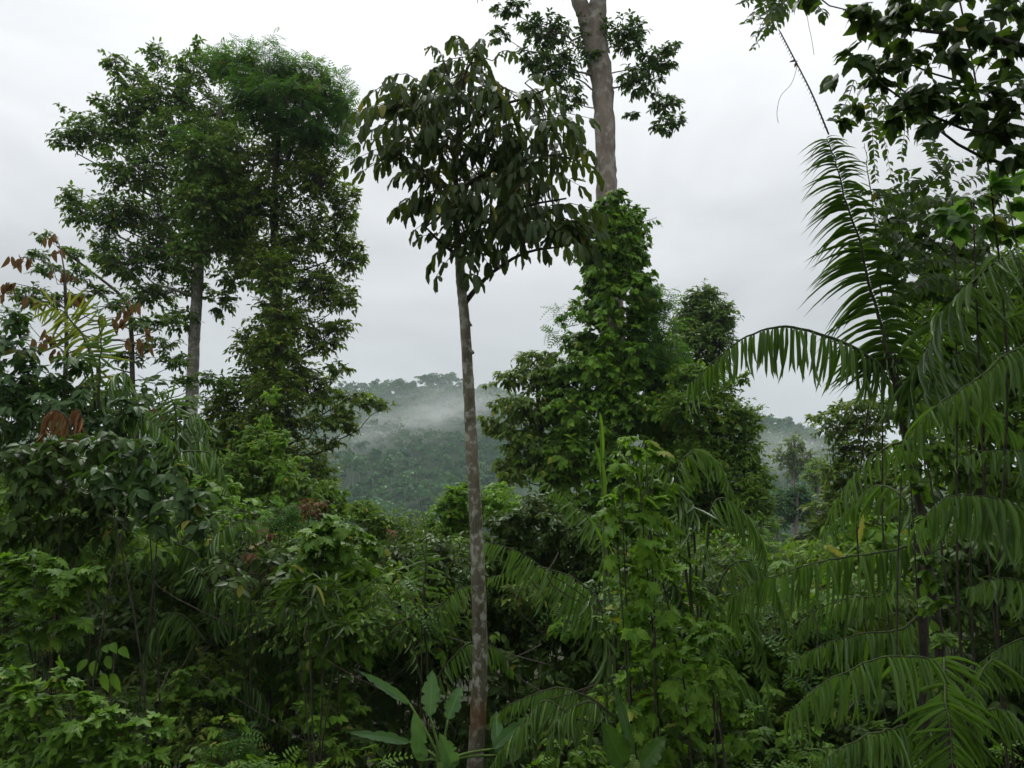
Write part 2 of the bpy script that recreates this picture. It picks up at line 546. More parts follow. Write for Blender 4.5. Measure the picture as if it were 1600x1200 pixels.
OV = [(0, 0), (.12, .26), (.32, .46), (.55, .47), (.78, .30), (.92, .1), (1, 0)]
OVN = [(0, 0), (.1, .18), (.3, .40), (.5, .5), (.7, .44), (.87, .22), (1, 0)]
OBL = [(0, 0), (.08, .22), (.25, .42), (.5, .5), (.72, .5), (.88, .36), (.96, .12), (1, 0)]
LOBED = [(0, .05), (.14, -.10), (.36, -.06), (.34, .10), (.56, .22), (.36, .34), (.50, .58), (.26, .56), (.20, .72), (.10, .88), (0, 1.0)]
LOBED3 = [(0, .04), (.2, -.06), (.42, .06), (.60, .36), (.34, .40), (.22, .56), (.16, .78), (0, 1.0)]
HEART = [(0, .06), (.16, -.08), (.36, -.02), (.48, .18), (.44, .42), (.30, .66), (.13, .86), (0, 1.0)]
T = {
    'hex': [hexleaf(.3, .1), hexleaf(.5, .3), hexleaf(.1, .2), hexleaf(.4, -.1)],
    'ovate': [blade(OV, .3, .2), blade(OV, .5, .35, .1), blade(OV, .15, .05, -.1, .03), blade(OV, .35, .45)],
    'elliptic': [blade(OVN, .3, .15), blade(OVN, .5, .3), blade(OVN, .2, .4, .1), blade(OVN, .3, .0, -.1)],
    'oblong': [blade(OBL, .35, .12, 0, .02), blade(OBL, .5, .25, .12, .03), blade(OBL, .25, .32, -.1, .02), blade(OBL, .4, .02, .1, .03)],
    'lobed': [fan(LOBED, .25), fan(LOBED, .45), fan(LOBED, .1, ripple=.08)],
    'lobed3': [fan(LOBED3, .3), fan(LOBED3, .5), fan(LOBED3, .15, ripple=.07)],
    'heart': [fan(HEART, .25, ripple=.02), fan(HEART, .5, ripple=.02), fan(HEART, .1, ripple=.04)],
    'pinnate': [pinnate(7, .25), pinnate(8, .5), pinnate(6, .1)],
    'lance': [ribbon(.25), ribbon(.5), ribbon(.1)],
    'leaflet': [ribbon(.22), ribbon(.35), ribbon(.10), ribbon(.5)],
    'arc': [ribbon(.75, 5), ribbon(.95, 5), ribbon(.6, 5)],
}
LO = {
    'ovate': [blade([(0, 0), (.3, .46), (.7, .38), (1, 0)], f_, c_, t_) for f_, c_, t_ in ((.3, .2, 0), (.5, .35, .1), (.15, .05, -.1), (.35, .45, 0))],
    'elliptic': [blade([(0, 0), (.3, .43), (.7, .44), (1, 0)], f_, c_, t_) for f_, c_, t_ in ((.3, .15, 0), (.5, .3, 0), (.2, .4, .1), (.3, 0, -.1))],
    'lobed': [fan([(0, .04), (.26, -.08), (.34, .10), (.55, .22), (.36, .34), (.48, .58), (.2, .66), (0, 1)], c_) for c_ in (.25, .45, .1)],
    'lobed3': [fan([(0, .04), (.3, -.05), (.6, .36), (.3, .42), (.18, .74), (0, 1)], c_) for c_ in (.3, .5, .15)],
    'heart': [fan([(0, .05), (.3, -.05), (.48, .2), (.34, .6), (0, 1)], c_, ripple=.02) for c_ in (.25, .5, .1)],
    'pinnate': [pinnate(5, .25, .12), pinnate(6, .5, .11), pinnate(5, .1, .12)],
}
ASPECT = {'hex': .5, 'ovate': .5, 'elliptic': .42, 'oblong': .33, 'lobed': .95, 'lobed3': .85, 'heart': .8, 'pinnate': .55, 'lance': .13, 'leaflet': .1, 'arc': .1}
FILL = {'hex': .55, 'ovate': .7, 'elliptic': .7, 'oblong': .8, 'lobed': .6, 'lobed3': .6, 'heart': .75, 'pinnate': .45, 'lance': .7, 'leaflet': .7, 'arc': .7}
SHARED = {}
DENSITY = 2.9


class Leaves:
    """Placements of one leaf kind."""

    def __init__(self):
        self.p, self.d, self.n, self.L, self.W = [], [], [], [], []

    def add(self, p, d, n, L, W):
        k = len(p)
        self.p.append(p); self.d.append(norm(d)); self.n.append(n)
        self.L.append(np.broadcast_to(L, (k,))); self.W.append(np.broadcast_to(W, (k,)))

    def arrays(self):
        p, d, n = np.concatenate(self.p), np.concatenate(self.d), np.concatenate(self.n)
        z = norm(n - (n * d).sum(1)[:, None] * d)
        x = np.cross(d, z)
        return p, x, d, z, np.concatenate(self.L), np.concatenate(self.W)


def put_leaves(mb, tmpls, p, x, d, z, L, W):
    pick = rng.integers(0, len(tmpls), len(p))
    for i, tm in enumerate(tmpls):
        s = pick == i
        k = int(s.sum())
        if not k:
            continue
        tv = tm.v
        v = p[s][:, None] + x[s][:, None] * (tv[None, :, 0:1] * W[s][:, None, None]) + d[s][:, None] * (tv[None, :, 1:2] * L[s][:, None, None]) + z[s][:, None] * (tv[None, :, 2:3] * L[s][:, None, None])
        a = np.zeros((k, len(tv), 3))
        a[:, :, :2] = tm.uv[None]
        a[:, :, 2] = rng.random(k)[:, None]
        off = (np.arange(k) * len(tv))[:, None, None]
        mb.add(v.reshape(-1, 3), (tm.q[None] + off).reshape(-1, 4) if len(tm.q) else None, (tm.t[None] + off).reshape(-1, 3) if len(tm.t) else None, a.reshape(-1, 3))


def emit(lv, kind, mat, parent, root, single='leaf', mass='crown', indiv=0, mats2=None):
    """The leaves nearest the camera become parts of their own, the rest one part of kind stuff."""
    if not lv.p:
        return
    p, x, d, z, L, W = lv.arrays()
    off = np.array(root)
    if indiv:
        order = np.argsort(np.linalg.norm(p - CAM, axis=1) + rng.random(len(p)) * .15)
        one, rest = order[:indiv], order[indiv:]
        key = (kind, mat)
        if key not in SHARED:
            ms = []
            for tm in T[kind]:
                mb = MB()
                a = np.zeros((len(tm.v), 3)); a[:, :2] = tm.uv
                mb.add(tm.v, tm.q, tm.t, a)
                ms.append(mb.mesh(single, mat))
            SHARED[key] = ms
        ms = SHARED[key]
        for i in one:
            o = bpy.data.objects.new(single, ms[int(rng.integers(len(ms)))])
            o.parent = parent
            pl = p[i] - off
            o.matrix_basis = Matrix(((x[i, 0] * W[i], d[i, 0] * L[i], z[i, 0] * L[i], pl[0]),
                                     (x[i, 1] * W[i], d[i, 1] * L[i], z[i, 1] * L[i], pl[1]),
                                     (x[i, 2] * W[i], d[i, 2] * L[i], z[i, 2] * L[i], pl[2]), (0, 0, 0, 1)))
            COL.objects.link(o)
    else:
        rest = np.arange(len(p))
    if len(rest):
        mb = MB()
        put_leaves(mb, LO.get(kind, T[kind]) if len(rest) > 150 else T[kind], p[rest], x[rest], d[rest], z[rest], L[rest], W[rest])
        o = link(mass, mb.mesh(mass, mat, off), parent, kind='stuff')


def clump(lv, tw, c, r, kind, L, cov=2.0, lpt=8, droop=.35, face=.35, lift=.12, up=1.0, aspect=None, twig_r=.006, stray=.12, start=None, jit=.35):
    """A spray of twigs filling an ellipsoid, with leaves set alternately along each."""
    asp = aspect or ASPECT[kind]
    r = np.asarray(r) * 1.13
    area = math.pi * r[0] * r[2]
    n = cov * DENSITY * area / (L * L * asp * FILL[kind])
    Tn = max(2, int(round(n / lpt)))
    u = rng.normal(size=(Tn, 3)); u[:, 2] += .12
    u = norm(u)
    rad = rng.uniform(.15, 1.0, Tn) ** .5
    rad = np.where(rng.random(Tn) < stray, rad * rng.uniform(1.1, 1.3, Tn), rad)
    e = c + u * rad[:, None] * r
    s = c + u * (rad[:, None] * rng.uniform(.1, .55, Tn)[:, None] * r) - np.array([0, 0, .2]) * r[2]
    if start is not None:
        s = s * .9 + start * .1
    m = (s + e) / 2 + np.array([0, 0, 1]) * lift * np.linalg.norm(r)
    t = np.linspace(.42, 1.0, lpt)[None] + rng.uniform(-.05, .05, (Tn, lpt))
    t[:, -1] = 1.0
    t = t[:, :, None]
    pos = (1 - t) ** 2 * s[:, None] + 2 * t * (1 - t) * m[:, None] + t * t * e[:, None]
    tan = norm(2 * (1 - t) * (m - s)[:, None] + 2 * t * (e - m)[:, None])
    side = norm(np.cross(tan, np.array([0, 0, 1.0])) + 1e-6) * np.where(np.arange(lpt) % 2, 1, -1)[None, :, None]
    d = tan * .55 + side * .85 + rng.normal(size=pos.shape) * jit
    d[:, -1] = tan[:, -1] + rng.normal(size=(Tn, 3)) * .2
    d[:, :, 2] -= droop
    outw = norm(pos - c)
    nr = np.array([0, 0, up]) + outw * face + rng.normal(size=pos.shape) * .4
    nr += norm(pos * np.array([-1, -1, 0.0])) * face * .6
    k = Tn * lpt
    LL = L * rng.uniform(.6, 1.2, k)
    lv.add(pos.reshape(k, 3), d.reshape(k, 3), nr.reshape(k, 3), LL, LL * asp * rng.uniform(.85, 1.15, k))
    if tw is not None:
        mid = .25 * s + .5 * m + .25 * e
        tw.twigs(s, mid, e, twig_r, twig_r * .4)


def catmull(pts, n):
    pts = np.asarray(pts, float)
    q = np.vstack([2 * pts[0] - pts[1], pts, 2 * pts[-1] - pts[-2]])
    seg = len(pts) - 1
    t = np.linspace(0, seg, n)
    i = np.minimum(t.astype(int), seg - 1)
    f = (t - i)[:, None]
    a, b, c, d = q[i], q[i + 1], q[i + 2], q[i + 3]
    return .5 * (2 * b + (c - a) * f + (2 * a - 5 * b + 4 * c - d) * f ** 2 + (3 * b - a - 3 * c + d) * f ** 3)


def trunk_mesh(pts, rad, sides=12, n=None, knob=.04, sub=6):
    n = n or max(8, len(pts) * sub)
    c = catmull(pts, n)
    rr = np.interp(np.linspace(0, 1, n), np.linspace(0, 1, len(rad)), rad)
    rr = rr * (1 + knob * rng.normal(size=n))
    c[:, :2] += rng.normal(size=(n, 2)) * rr[:, None] * knob * .8
    mb = MB()
    mb.tube(c, rr, sides)
    return mb, c, rr


def px_pts(row, d):
    return [P(x, y, d + (rest[1] if len(rest) > 1 else 0)) for x, y, *rest in row]


def tree(name, label, cat, d, clumps, leaf, trunk=None, bark='bark_grey', base=None, group=None, indiv=0, branch=True, crown='crown', depth=1.0, nbranch=14, stems=0, twig_mat='twig', branch_r=.15, single='leaf', cl_jit=.5, leaf_scale=.8):
    """A tree, shrub or vine mass: trunk and branches as parts, leaves in clumps given as (px, py, rx, ry[, depth offset])."""
    k = mpp(d)
    if trunk:
        tp = px_pts(trunk, d)
        tr = [w * .5 * k for _x, _y, w, *_ in trunk]
        zb = float(H(tp[0][0], tp[0][1]))
        if tp[0][2] > zb + .05:
            tp = [np.array([tp[0][0] + (tp[0][0] - tp[1][0]) * .3, tp[0][1], zb - .1])] + tp
            tr = [tr[0] * 1.25] + tr
        root = np.array([tp[0][0], tp[0][1], zb])
    else:
        b = base or (np.mean([c[0] for c in clumps]), max(c[1] + c[3] for c in clumps))
        root = P(b[0], b[1], d)
        root[2] = float(H(root[0], root[1]))
    o = thing(name, label, cat, root, group)
    tc_ = tr_ = None
    if trunk:
        mb, tc_, tr_ = trunk_mesh(tp, tr)
        link('trunk', mb.mesh('trunk', bark, root), o)
    lv, tw = Leaves(), MB()
    lp = dict(leaf)
    mat = lp.pop('mat')
    kind = lp.pop('kind')
    Lm = lp.pop('px') * k * leaf_scale
    made = 0
    for c in clumps:
        dz = c[4] if len(c) > 4 else rng.uniform(-cl_jit, cl_jit) * (c[2] + c[3]) * .5 * k * 1.6
        cc = P(c[0], c[1], d + dz)
        r = np.array([c[2] * k, (c[2] + c[3]) * .5 * k * depth, c[3] * k])
        st = None
        if tc_ is not None and branch:
            hd = np.hypot(tc_[:, 0] - cc[0], tc_[:, 1] - cc[1])
            want = cc[2] - .45 * hd
            i = int(np.argmin(np.abs(tc_[:, 2] - want) + .15 * hd))
            i = min(i, len(tc_) - 2)
            a = tc_[i]
            if made < nbranch and np.linalg.norm(cc - a) > .15 * np.linalg.norm(r):
                mid = (a + cc) / 2 + np.array([0, 0, -.10 * np.linalg.norm(cc - a)]) + rng.normal(size=3) * .05 * np.linalg.norm(cc - a)
                n = 9
                cv = catmull([a, mid, cc], n)
                cv[1:-1] += rng.normal(size=(n - 2, 3)) * .018 * np.linalg.norm(cc - a)
                r0 = min(tr_[i] * .45, branch_r * tr_[i] + .009 * np.linalg.norm(cc - a)) * min(1.0, .3 + (c[2] + c[3]) / 90)
                bm_ = MB()
                bm_.tube(cv, np.linspace(r0, max(.006, r0 * .22), n), 6)
                link('branch', bm_.mesh('branch', bark, root), o)
                made += 1
            st = a
        elif stems and made < stems:
            a = root + np.array([rng.uniform(-.3, .3), rng.uniform(-.3, .3), -.05])
            mid = (a + cc) / 2 + rng.normal(size=3) * .04 * np.linalg.norm(cc - a)
            cv = catmull([a, mid, cc], 8)
            bm_ = MB()
            bm_.tube(cv, np.linspace(.014, .006, 8), 5)
            link('stem', bm_.mesh('stem', 'bark_dark', root), o)
            made += 1
        clump(lv, tw, cc, r, kind, Lm, start=None, **lp)
    emit(lv, kind, mat, o, root, single=single, mass=crown, indiv=indiv)
    if tw.n:
        link('twigs', tw.mesh('twigs', twig_mat, root), o, kind='stuff')
    return o, root, tc_, tr_


def frond(parent, root, ctrl, d, leaflet_px, n=42, hang=.7, fwd=.35, both=True, mat='palm', rmat='rachis', r0=None, start=.12, end=1.0, side=None, wpx=6.0, indiv=False, taper=(.65, 1, .35), label=None, curve=0.0, name='frond', kind='leaflet', noise=.09):
    """One feather frond: a tapering rachis and its leaflets. ctrl from the stalk to the tip."""
    pts = [P(x, y, d + (z[0] if z else 0)) for x, y, *z in ctrl]
    N = 36
    c = catmull(pts, N)
    k = mpp(d)
    wob = np.cumsum(rng.normal(size=(N, 3)), axis=0) * .0035 * np.linalg.norm(c[-1] - c[0])
    c = c + wob - np.linspace(0, 1, N)[:, None] * wob[-1] * .5
    r0 = r0 or 2.3 * k
    mb = MB()
    mb.tube(c, np.linspace(r0, r0 * .18, N), 6)
    fo = link(name, mb.mesh(name, rmat, root), parent, label=label)
    tan = norm(np.gradient(c, axis=0))
    lv = Leaves()
    if kind == 'leaflet':
        n = max(6, int(n * .80))
        hang = hang * .9
    ts = np.linspace(start, end, n)
    for s in ((-1, 1) if both else (1,)):
        tj = np.clip(ts + rng.uniform(-.25, .25, n) / n, 0, 1) * (N - 1)
        i = np.minimum(tj.astype(int), N - 2)
        f = (tj - i)[:, None]
        p = c[i] * (1 - f) + c[i + 1] * f
        t_ = norm(tan[i] * (1 - f) + tan[i + 1] * f)
        sv = np.array(side, float) if side is not None else None
        S = norm(np.cross(t_, np.array([0, 0, 1.0]))) if sv is None else norm(sv[None] - (t_ @ sv)[:, None] * t_)
        S = S * s
        q = (ts - start) / (end - start)
        fw = fwd * (.6 + .9 * q)[:, None]
        dd = S * 1.0 + t_ * fw + rng.normal(size=p.shape) * noise
        hg = np.clip(hang + rng.normal(size=(n, 1)) * (.10 if kind == 'leaflet' else .03) + .08 * np.sin(ts * 37 + rng.random() * 6)[:, None], 0, .97)
        dd = norm(dd) * (1 - hg) + np.array([0, 0, -1.0]) * hg + t_ * fw * hg * .5
        dd = norm(dd)
        wx = norm(t_ - (t_ * dd).sum(1)[:, None] * dd)
        nr = np.cross(wx, dd)
        nr = nr * np.where((nr * (np.array([0, 0, 1.0]) + S * .3)).sum(1) < 0, -1, 1)[:, None]
        if kind == 'arc':
            nr = np.tile(np.array([0, -.7, 1.0]), (n, 1))
        nr = norm(nr + rng.normal(size=nr.shape) * .2)
        L = leaflet_px * k * np.interp(q, [0, .4, 1], taper) * rng.choice([1, 1, 1, 1, 1, .6], n) * rng.uniform(.78, 1.15, n)
        keep = (rng.random(n) > .05) & (np.sin(ts * rng.uniform(25, 45) + rng.random() * 6) < .97)
        lv.add(p[keep], dd[keep], nr[keep], L[keep], (wpx * (.78 if kind == 'leaflet' else .34) * k * np.interp(q, [0, .5, 1], (.9, 1, .6)) * rng.uniform(.8, 1.15, n))[keep])
    emit(lv, kind, mat, fo, root, single='leaflet', mass='leaflets', indiv=9999 if indiv else 0)
    return fo


def palm_thing(name, label, base_px, d, trunk=None, bark='bark_dark', group=None):
    if trunk:
        tp = px_pts(trunk, d)
        tr = [w * .5 * mpp(d) for _x, _y, w, *_ in trunk]
        zb = float(H(tp[0][0], tp[0][1]))
        if tp[0][2] > zb:
            tp = [np.array([tp[0][0], tp[0][1], zb - .1])] + tp
            tr = [tr[0] * 1.2] + tr
        root = np.array([tp[0][0], tp[0][1], zb])
    else:
        root = P(*base_px, d)
        root[2] = float(H(root[0], root[1]))
    o = thing(name, label, 'palm', root, group)
    if trunk:
        mb, c, r = trunk_mesh(tp, tr, 10, knob=.05, sub=8)
        link('trunk', mb.mesh('trunk', bark, root), o)
    return o, root


# ------------------------------------------------------------------ ground, hill, forest on the hill, haze
def sheet(name, xs, ys, mat):
    X, Y = np.meshgrid(xs, ys)
    Z = H(X, Y)
    m, n = len(ys), len(xs)
    i = np.arange(m - 1)[:, None] * n + np.arange(n - 1)[None]
    q = np.stack([i, i + 1, i + n + 1, i + n], -1).reshape(-1, 4)
    mb = MB()
    mb.add(np.stack([X, Y, Z], -1).reshape(-1, 3), q)
    return link(name, mb.mesh(name, mat), kind='structure')


xs_ = np.concatenate([np.linspace(-1500, -60, 40), np.linspace(-56, 56, 90), np.linspace(60, 1500, 40)])
sheet('ground', xs_, np.concatenate([np.linspace(-400, -20, 10), np.linspace(-18, 60, 90), np.linspace(63, 215, 40)]), 'soil')
sheet('hill', np.linspace(-1500, 1500, 160), np.concatenate([np.linspace(215, 700, 60), np.linspace(730, 1800, 14)]), 'hill')


def far_tree(name, cw, ch, th, ncl, csz, mats=('forest', 'bark_pale'), lumps=6, flat=1.0):
    """Distant tree: pale trunk and a lumpy crown of leaf clusters, base at the origin."""
    mb = MB()
    bend = rng.normal(size=2) * .03 * th
    mb.tube([(0, 0, -.8), (bend[0] * .5, bend[1] * .5, th * .5), (bend[0], bend[1], th + ch * .4)], [.03 * th, .022 * th, .01 * th], 5, cap=False)
    nq = len(mb.q[0])
    ce = np.stack([rng.uniform(-.36, .36, lumps) * cw, rng.uniform(-.36, .36, lumps) * cw, th + ch * rng.uniform(.25, .85, lumps)], 1)
    ce[0] = (0, 0, th + ch * .6)
    w = rng.integers(0, lumps, ncl)
    u = rng.normal(size=(ncl, 3)); u[:, 2] = np.abs(u[:, 2]) * .9 + .05 * u[:, 2]
    u = norm(u)
    rr = np.array([cw * .36, cw * .36, ch * .30 * flat])
    p = ce[w] + u * rr * rng.uniform(.75, 1.1, ncl)[:, None]
    dd = norm(rng.normal(size=(ncl, 3)) + np.array([0, 0, -.3]))
    z = norm(u + rng.normal(size=(ncl, 3)) * .35)
    x = norm(np.cross(dd, z)); dd = np.cross(z, x)
    L = csz * rng.uniform(.6, 1.3, ncl)
    v = np.stack([p - dd * L[:, None] * .5, p + x * L[:, None] * .42, p + dd * L[:, None] * .5 - z * L[:, None] * .15, p - x * L[:, None] * .42], 1)
    q = np.arange(ncl * 4).reshape(-1, 4)
    a = np.zeros((ncl * 4, 3)); a[:, 2] = np.repeat(rng.random(ncl) * .12 + rng.random() * .85, 4)
    mb.add(v.reshape(-1, 3), q, None, a)
    me = mb.mesh(name, mats[1])
    me.materials.append(MATS[mats[0]])
    mi = np.ones(len(me.polygons), np.int32)
    mi[:nq] = 0
    me.polygons.foreach_set("material_index", mi)
    return me


variants = []
for k in range(9):
    cw, ch = rng.uniform(4.5, 10), rng.uniform(4, 8)
    variants.append(far_tree('hill_tree', cw, ch, rng.uniform(5, 12), 240, 1.4, lumps=int(rng.integers(4, 8))))
spots = []
for _ in range(50000):
    y = rng.uniform(222, 660)
    px = rng.uniform(480, 820) if rng.random() < .74 else rng.uniform(1150, 1310)
    x = (px - 800) / FOCAL * y
    spots.append((x, y, px))
grid, keep = {}, []
for s in spots:
    g = (int(s[0] // 5.6), int(s[1] // 5.6))
    if any((g[0] + a, g[1] + b) in grid and math.hypot(grid[(g[0] + a, g[1] + b)][0] - s[0], grid[(g[0] + a, g[1] + b)][1] - s[1]) < 5.6 for a in (-1, 0, 1) for b in (-1, 0, 1)):
        continue
    grid[g] = s
    keep.append(s)


def in_view(s):
    return (545 < s[2] < 770) or (1185 < s[2] < 1285) or (320 < s[2] < 345)


vis = sorted([s for s in keep if in_view(s) and s[1] < 628], key=lambda s: s[1])
crest = [s for s in vis if s[1] > 560]
near = [s for s in vis if s[1] <= 560]
single = near[:200] + crest[:95]
chosen = set(single)
rest = [s for s in keep if s not in chosen]
for s in single:
    o = bpy.data.objects.new('hill_tree', variants[int(rng.integers(9))])
    o.location = (s[0], s[1], float(H(s[0], s[1])) - (3.5 if s[1] > 300 else 6.5))
    o.rotation_euler = (0, 0, rng.uniform(0, 6.28))
    f = rng.uniform(.55, 1.2)
    o.scale = (f, f, f * rng.uniform(.9, 1.15))
    o['category'] = 'tree'
    if s[1] > 560:
        o['label'] = 'dark distant rainforest tree on the misty hill crest against the sky'
        o['group'] = 'trees along the hill crest'
    else:
        o['label'] = 'small distant rainforest tree on the green hillside below the mist'
        o['group'] = 'trees on the hillside'
    COL.objects.link(o)
vdat = []
for me in variants:
    n = len(me.vertices)
    co = np.zeros(n * 3, np.float32); me.vertices.foreach_get("co", co)
    at = np.zeros(n * 3, np.float32); me.attributes["leaf_uv"].data.foreach_get("vector", at)
    lo = np.zeros(len(me.loops), np.int32); me.loops.foreach_get("vertex_index", lo)
    vdat.append((co.reshape(-1, 3), at.reshape(-1, 3), lo.reshape(-1, 4)))
mb = MB()
for s in rest:
    co, at, q = vdat[int(rng.integers(9))]
    a = rng.uniform(0, 6.28); f = rng.uniform(.55, 1.2)
    R = np.array([[math.cos(a), -math.sin(a), 0], [math.sin(a), math.cos(a), 0], [0, 0, 1]]) * f
    b = at.copy(); b[:, 2] = (b[:, 2] + rng.random()) % 1
    sel = q[15:][rng.random(len(q) - 15) < (.55 if s[1] < 330 else .36)]
    used, inv = np.unique(sel, return_inverse=True)
    mb.add(co[used] @ R.T + np.array([s[0], s[1], float(H(s[0], s[1])) - (3.5 if s[1] > 300 else 6.5)]), inv.reshape(-1, 4), None, b[used])
link('forest', mb.mesh('forest', 'forest'), kind='stuff')


def volume_mat(name, density, noise=None, col=(1, 1, 1), aniso=0.0):
    m, N, L = new_mat(name)
    pv = N.new("ShaderNodeVolumePrincipled")
    pv.inputs["Color"].default_value = (*col, 1)
    pv.inputs["Anisotropy"].default_value = aniso
    pv.inputs["Density"].default_value = density
    if noise:
        tcn = N.new("ShaderNodeTexCoord")
        n1 = N.new("ShaderNodeTexNoise")
        n1.inputs["Scale"].default_value = noise
        n1.inputs["Detail"].default_value = 5.0
        n1.inputs["Roughness"].default_value = 0.6
        n1.inputs["Distortion"].default_value = 0.6
        L.new(tcn.outputs["Object"], n1.inputs["Vector"])
        ln = N.new("ShaderNodeVectorMath")
        ln.operation = 'LENGTH'
        L.new(tcn.outputs["Object"], ln.inputs[0])
        fall = nmath(N, L, 'MAXIMUM', nmath(N, L, 'SUBTRACT', 1.0, nmath(N, L, 'MULTIPLY', ln.outputs["Value"], 1.0)), 0.0)
        dn = nmath(N, L, 'MAXIMUM', nmath(N, L, 'SUBTRACT', nmath(N, L, 'MULTIPLY_ADD', fall, .9, nmath(N, L, 'MULTIPLY', n1.outputs["Fac"], 1.7)), 1.30), 0.0)
        dn = nmath(N, L, 'MULTIPLY', nmath(N, L, 'MULTIPLY', dn, nmath(N, L, 'MINIMUM', nmath(N, L, 'MULTIPLY', fall, 5.0), 1.0)), density)
        L.new(dn, pv.inputs["Density"])
    out = N.new("ShaderNodeOutputMaterial")
    L.new(pv.outputs[0], out.inputs["Volume"])
    return m


def box_mesh(name, lo, hi, mat):
    mb = MB()
    v = [(x, y, z) for z in (lo[2], hi[2]) for y in (lo[1], hi[1]) for x in (lo[0], hi[0])]
    mb.add(v, [(0, 2, 3, 1), (4, 5, 7, 6), (0, 1, 5, 4), (1, 3, 7, 5), (3, 2, 6, 7), (2, 0, 4, 6)])
    return mb.mesh(name, mat, smooth=False)


link('haze', box_mesh('haze', (-1510, -410, -35), (1510, 1810, 175), volume_mat('haze_air', 0.00030, col=(.80, .92, 1.0))), kind='stuff')


def mist(px, py, d, rx, ry, rz, density, noise=2.2, tilt=0.0):
    """A drifting bank of low cloud: an ellipsoid of uneven fog."""
    mb = MB()
    n, m = 16, 10
    th = np.linspace(0, math.pi, m)
    ring = np.array([[math.sin(t) * math.cos(a), math.sin(t) * math.sin(a), math.cos(t)] for t in th[1:-1] for a in np.arange(n) / n * 2 * math.pi])
    v = np.vstack([[(0, 0, 1)], ring, [(0, 0, -1)]])
    q = [(1 + r * n + j, 1 + (r + 1) * n + j, 1 + (r + 1) * n + (j + 1) % n, 1 + r * n + (j + 1) % n) for r in range(m - 3) for j in range(n)]
    t = [(0, 1 + j, 1 + (j + 1) % n) for j in range(n)] + [(len(v) - 1, 1 + (m - 3) * n + (j + 1) % n, 1 + (m - 3) * n + j) for j in range(n)]
    mb.add(v, q, t)
    o = link('mist', mb.mesh('mist', volume_mat('mist_air', density, noise)), kind='stuff')
    o.location = P(px, py, d)
    o.scale = (rx, ry, rz)
    o.rotation_euler = (0, tilt, 0)
    return o


def hill_depth(px, py):
    for d in np.arange(220, 900, 4.0):
        q = P(px, py, d)
        if q[2] < float(H(q[0], q[1])) + 8:
            return d
    return 620.0


mist(650, 662, hill_depth(650, 645) - 36, 110, 36, 30, 0.038, 2.4, -.12)
mist(560, 690, hill_depth(560, 675) - 32, 75, 32, 22, 0.034, 3.0, -.2)
mist(740, 632, hill_depth(740, 625) - 32, 70, 32, 24, 0.036, 2.8, -.1)
mist(660, 625, hill_depth(660, 640) - 40, 130, 38, 40, 0.016, 1.6, -.05)
mist(1230, 705, hill_depth(1230, 710) - 40, 60, 40, 24, 0.035, 2.0, .1)

# ------------------------------------------------------------------ the big trees
S = dict
leaf9 = S(kind='hex', px=12, mat='tree', cov=1.2, lpt=9, droop=.35, face=.25, twig_r=.012)

tree('tall_tree', 'tall spreading rainforest tree with grey trunk bare below its wide leafy crown', 'tree', 28,
     [(180, 97, 24, 18), (243, 88, 22, 24), (205, 128, 42, 26), (155, 158, 16, 12), (205, 168, 42, 28), (150, 212, 58, 32), (108, 222, 28, 22), (200, 205, 60, 36), (262, 150, 55, 40),
      (300, 112, 40, 36), (311, 68, 9, 16), (350, 105, 40, 30), (285, 215, 75, 45), (215, 270, 75, 38), (130, 330, 36, 32), (112, 305, 20, 14), (180, 335, 46, 36), (245, 335, 70, 46), (320, 290, 75, 55), (330, 190, 70, 50),
      (200, 410, 52, 36), (160, 398, 26, 34), (270, 395, 62, 46), (340, 365, 62, 46), (235, 458, 48, 28), (300, 440, 30, 25), (370, 430, 36, 30), (95, 165, 7, 6), (125, 180, 10, 8), (172, 183, 12, 9), (322, 250, 50, 38, -3.0), (318, 320, 44, 36, -3.2), (308, 385, 40, 30, -3.0), (360, 300, 44, 40, -2), (350, 365, 44, 36, -2), (375, 230, 40, 36, -1), (345, 470, 24, 30), (280, 500, 34, 22)],
     dict(leaf9), trunk=[(297, 660, 20), (301, 590, 18.5), (303, 540, 18), (306, 490, 17.5), (309, 440, 17), (313, 390, 16), (322, 320, 15), (338, 240, 11), (345, 150, 6)], bark='bark_pale', nbranch=22, indiv=60)

tree('vine_covered_tree', 'leafy tree wrapped in climbers down its whole trunk beside the tall spreading tree', 'tree', 26,
     [(450, 250, 80, 45), (500, 285, 56, 50), (537, 335, 24, 42), (420, 310, 55, 45), (480, 370, 70, 46), (540, 400, 32, 36), (420, 410, 62, 46), (500, 450, 62, 40), (545, 470, 22, 22), (440, 505, 58, 40), (505, 530, 40, 28),
      (395, 545, 40, 36), (440, 570, 62, 42), (555, 305, 8, 24), (560, 400, 14, 22), (530, 510, 30, 14), (400, 600, 44, 38), (485, 610, 56, 32), (555, 622, 34, 12), (600, 636, 20, 9), (515, 650, 34, 22), (510, 692, 26, 12),
      (380, 330, 46, 42), (365, 275, 40, 36), (385, 385, 46, 38), (350, 610, 26, 24), (345, 690, 26, 28), (530, 575, 22, 14), (570, 630, 30, 12), (390, 770, 50, 36), (460, 780, 50, 34), (340, 640, 30, 30), (360, 700, 36, 30), (540, 660, 24, 22), (430, 430, 34, 40, -1.6), (434, 490, 32, 36, -1.7), (430, 545, 36, 36, -1.8), (428, 605, 44, 34, -1.9), (375, 655, 34, 36), (435, 660, 66, 40), (450, 715, 70, 36), (490, 745, 44, 34), (400, 720, 40, 30)],
     dict(leaf9, mat='tree_warm', px=11.5, cov=1.35), trunk=[(428, 760, 20), (430, 640, 18), (433, 540, 17), (431, 420, 15), (428, 320, 12), (432, 250, 9), (440, 180, 5)], bark='bark_dark', nbranch=22, indiv=60)

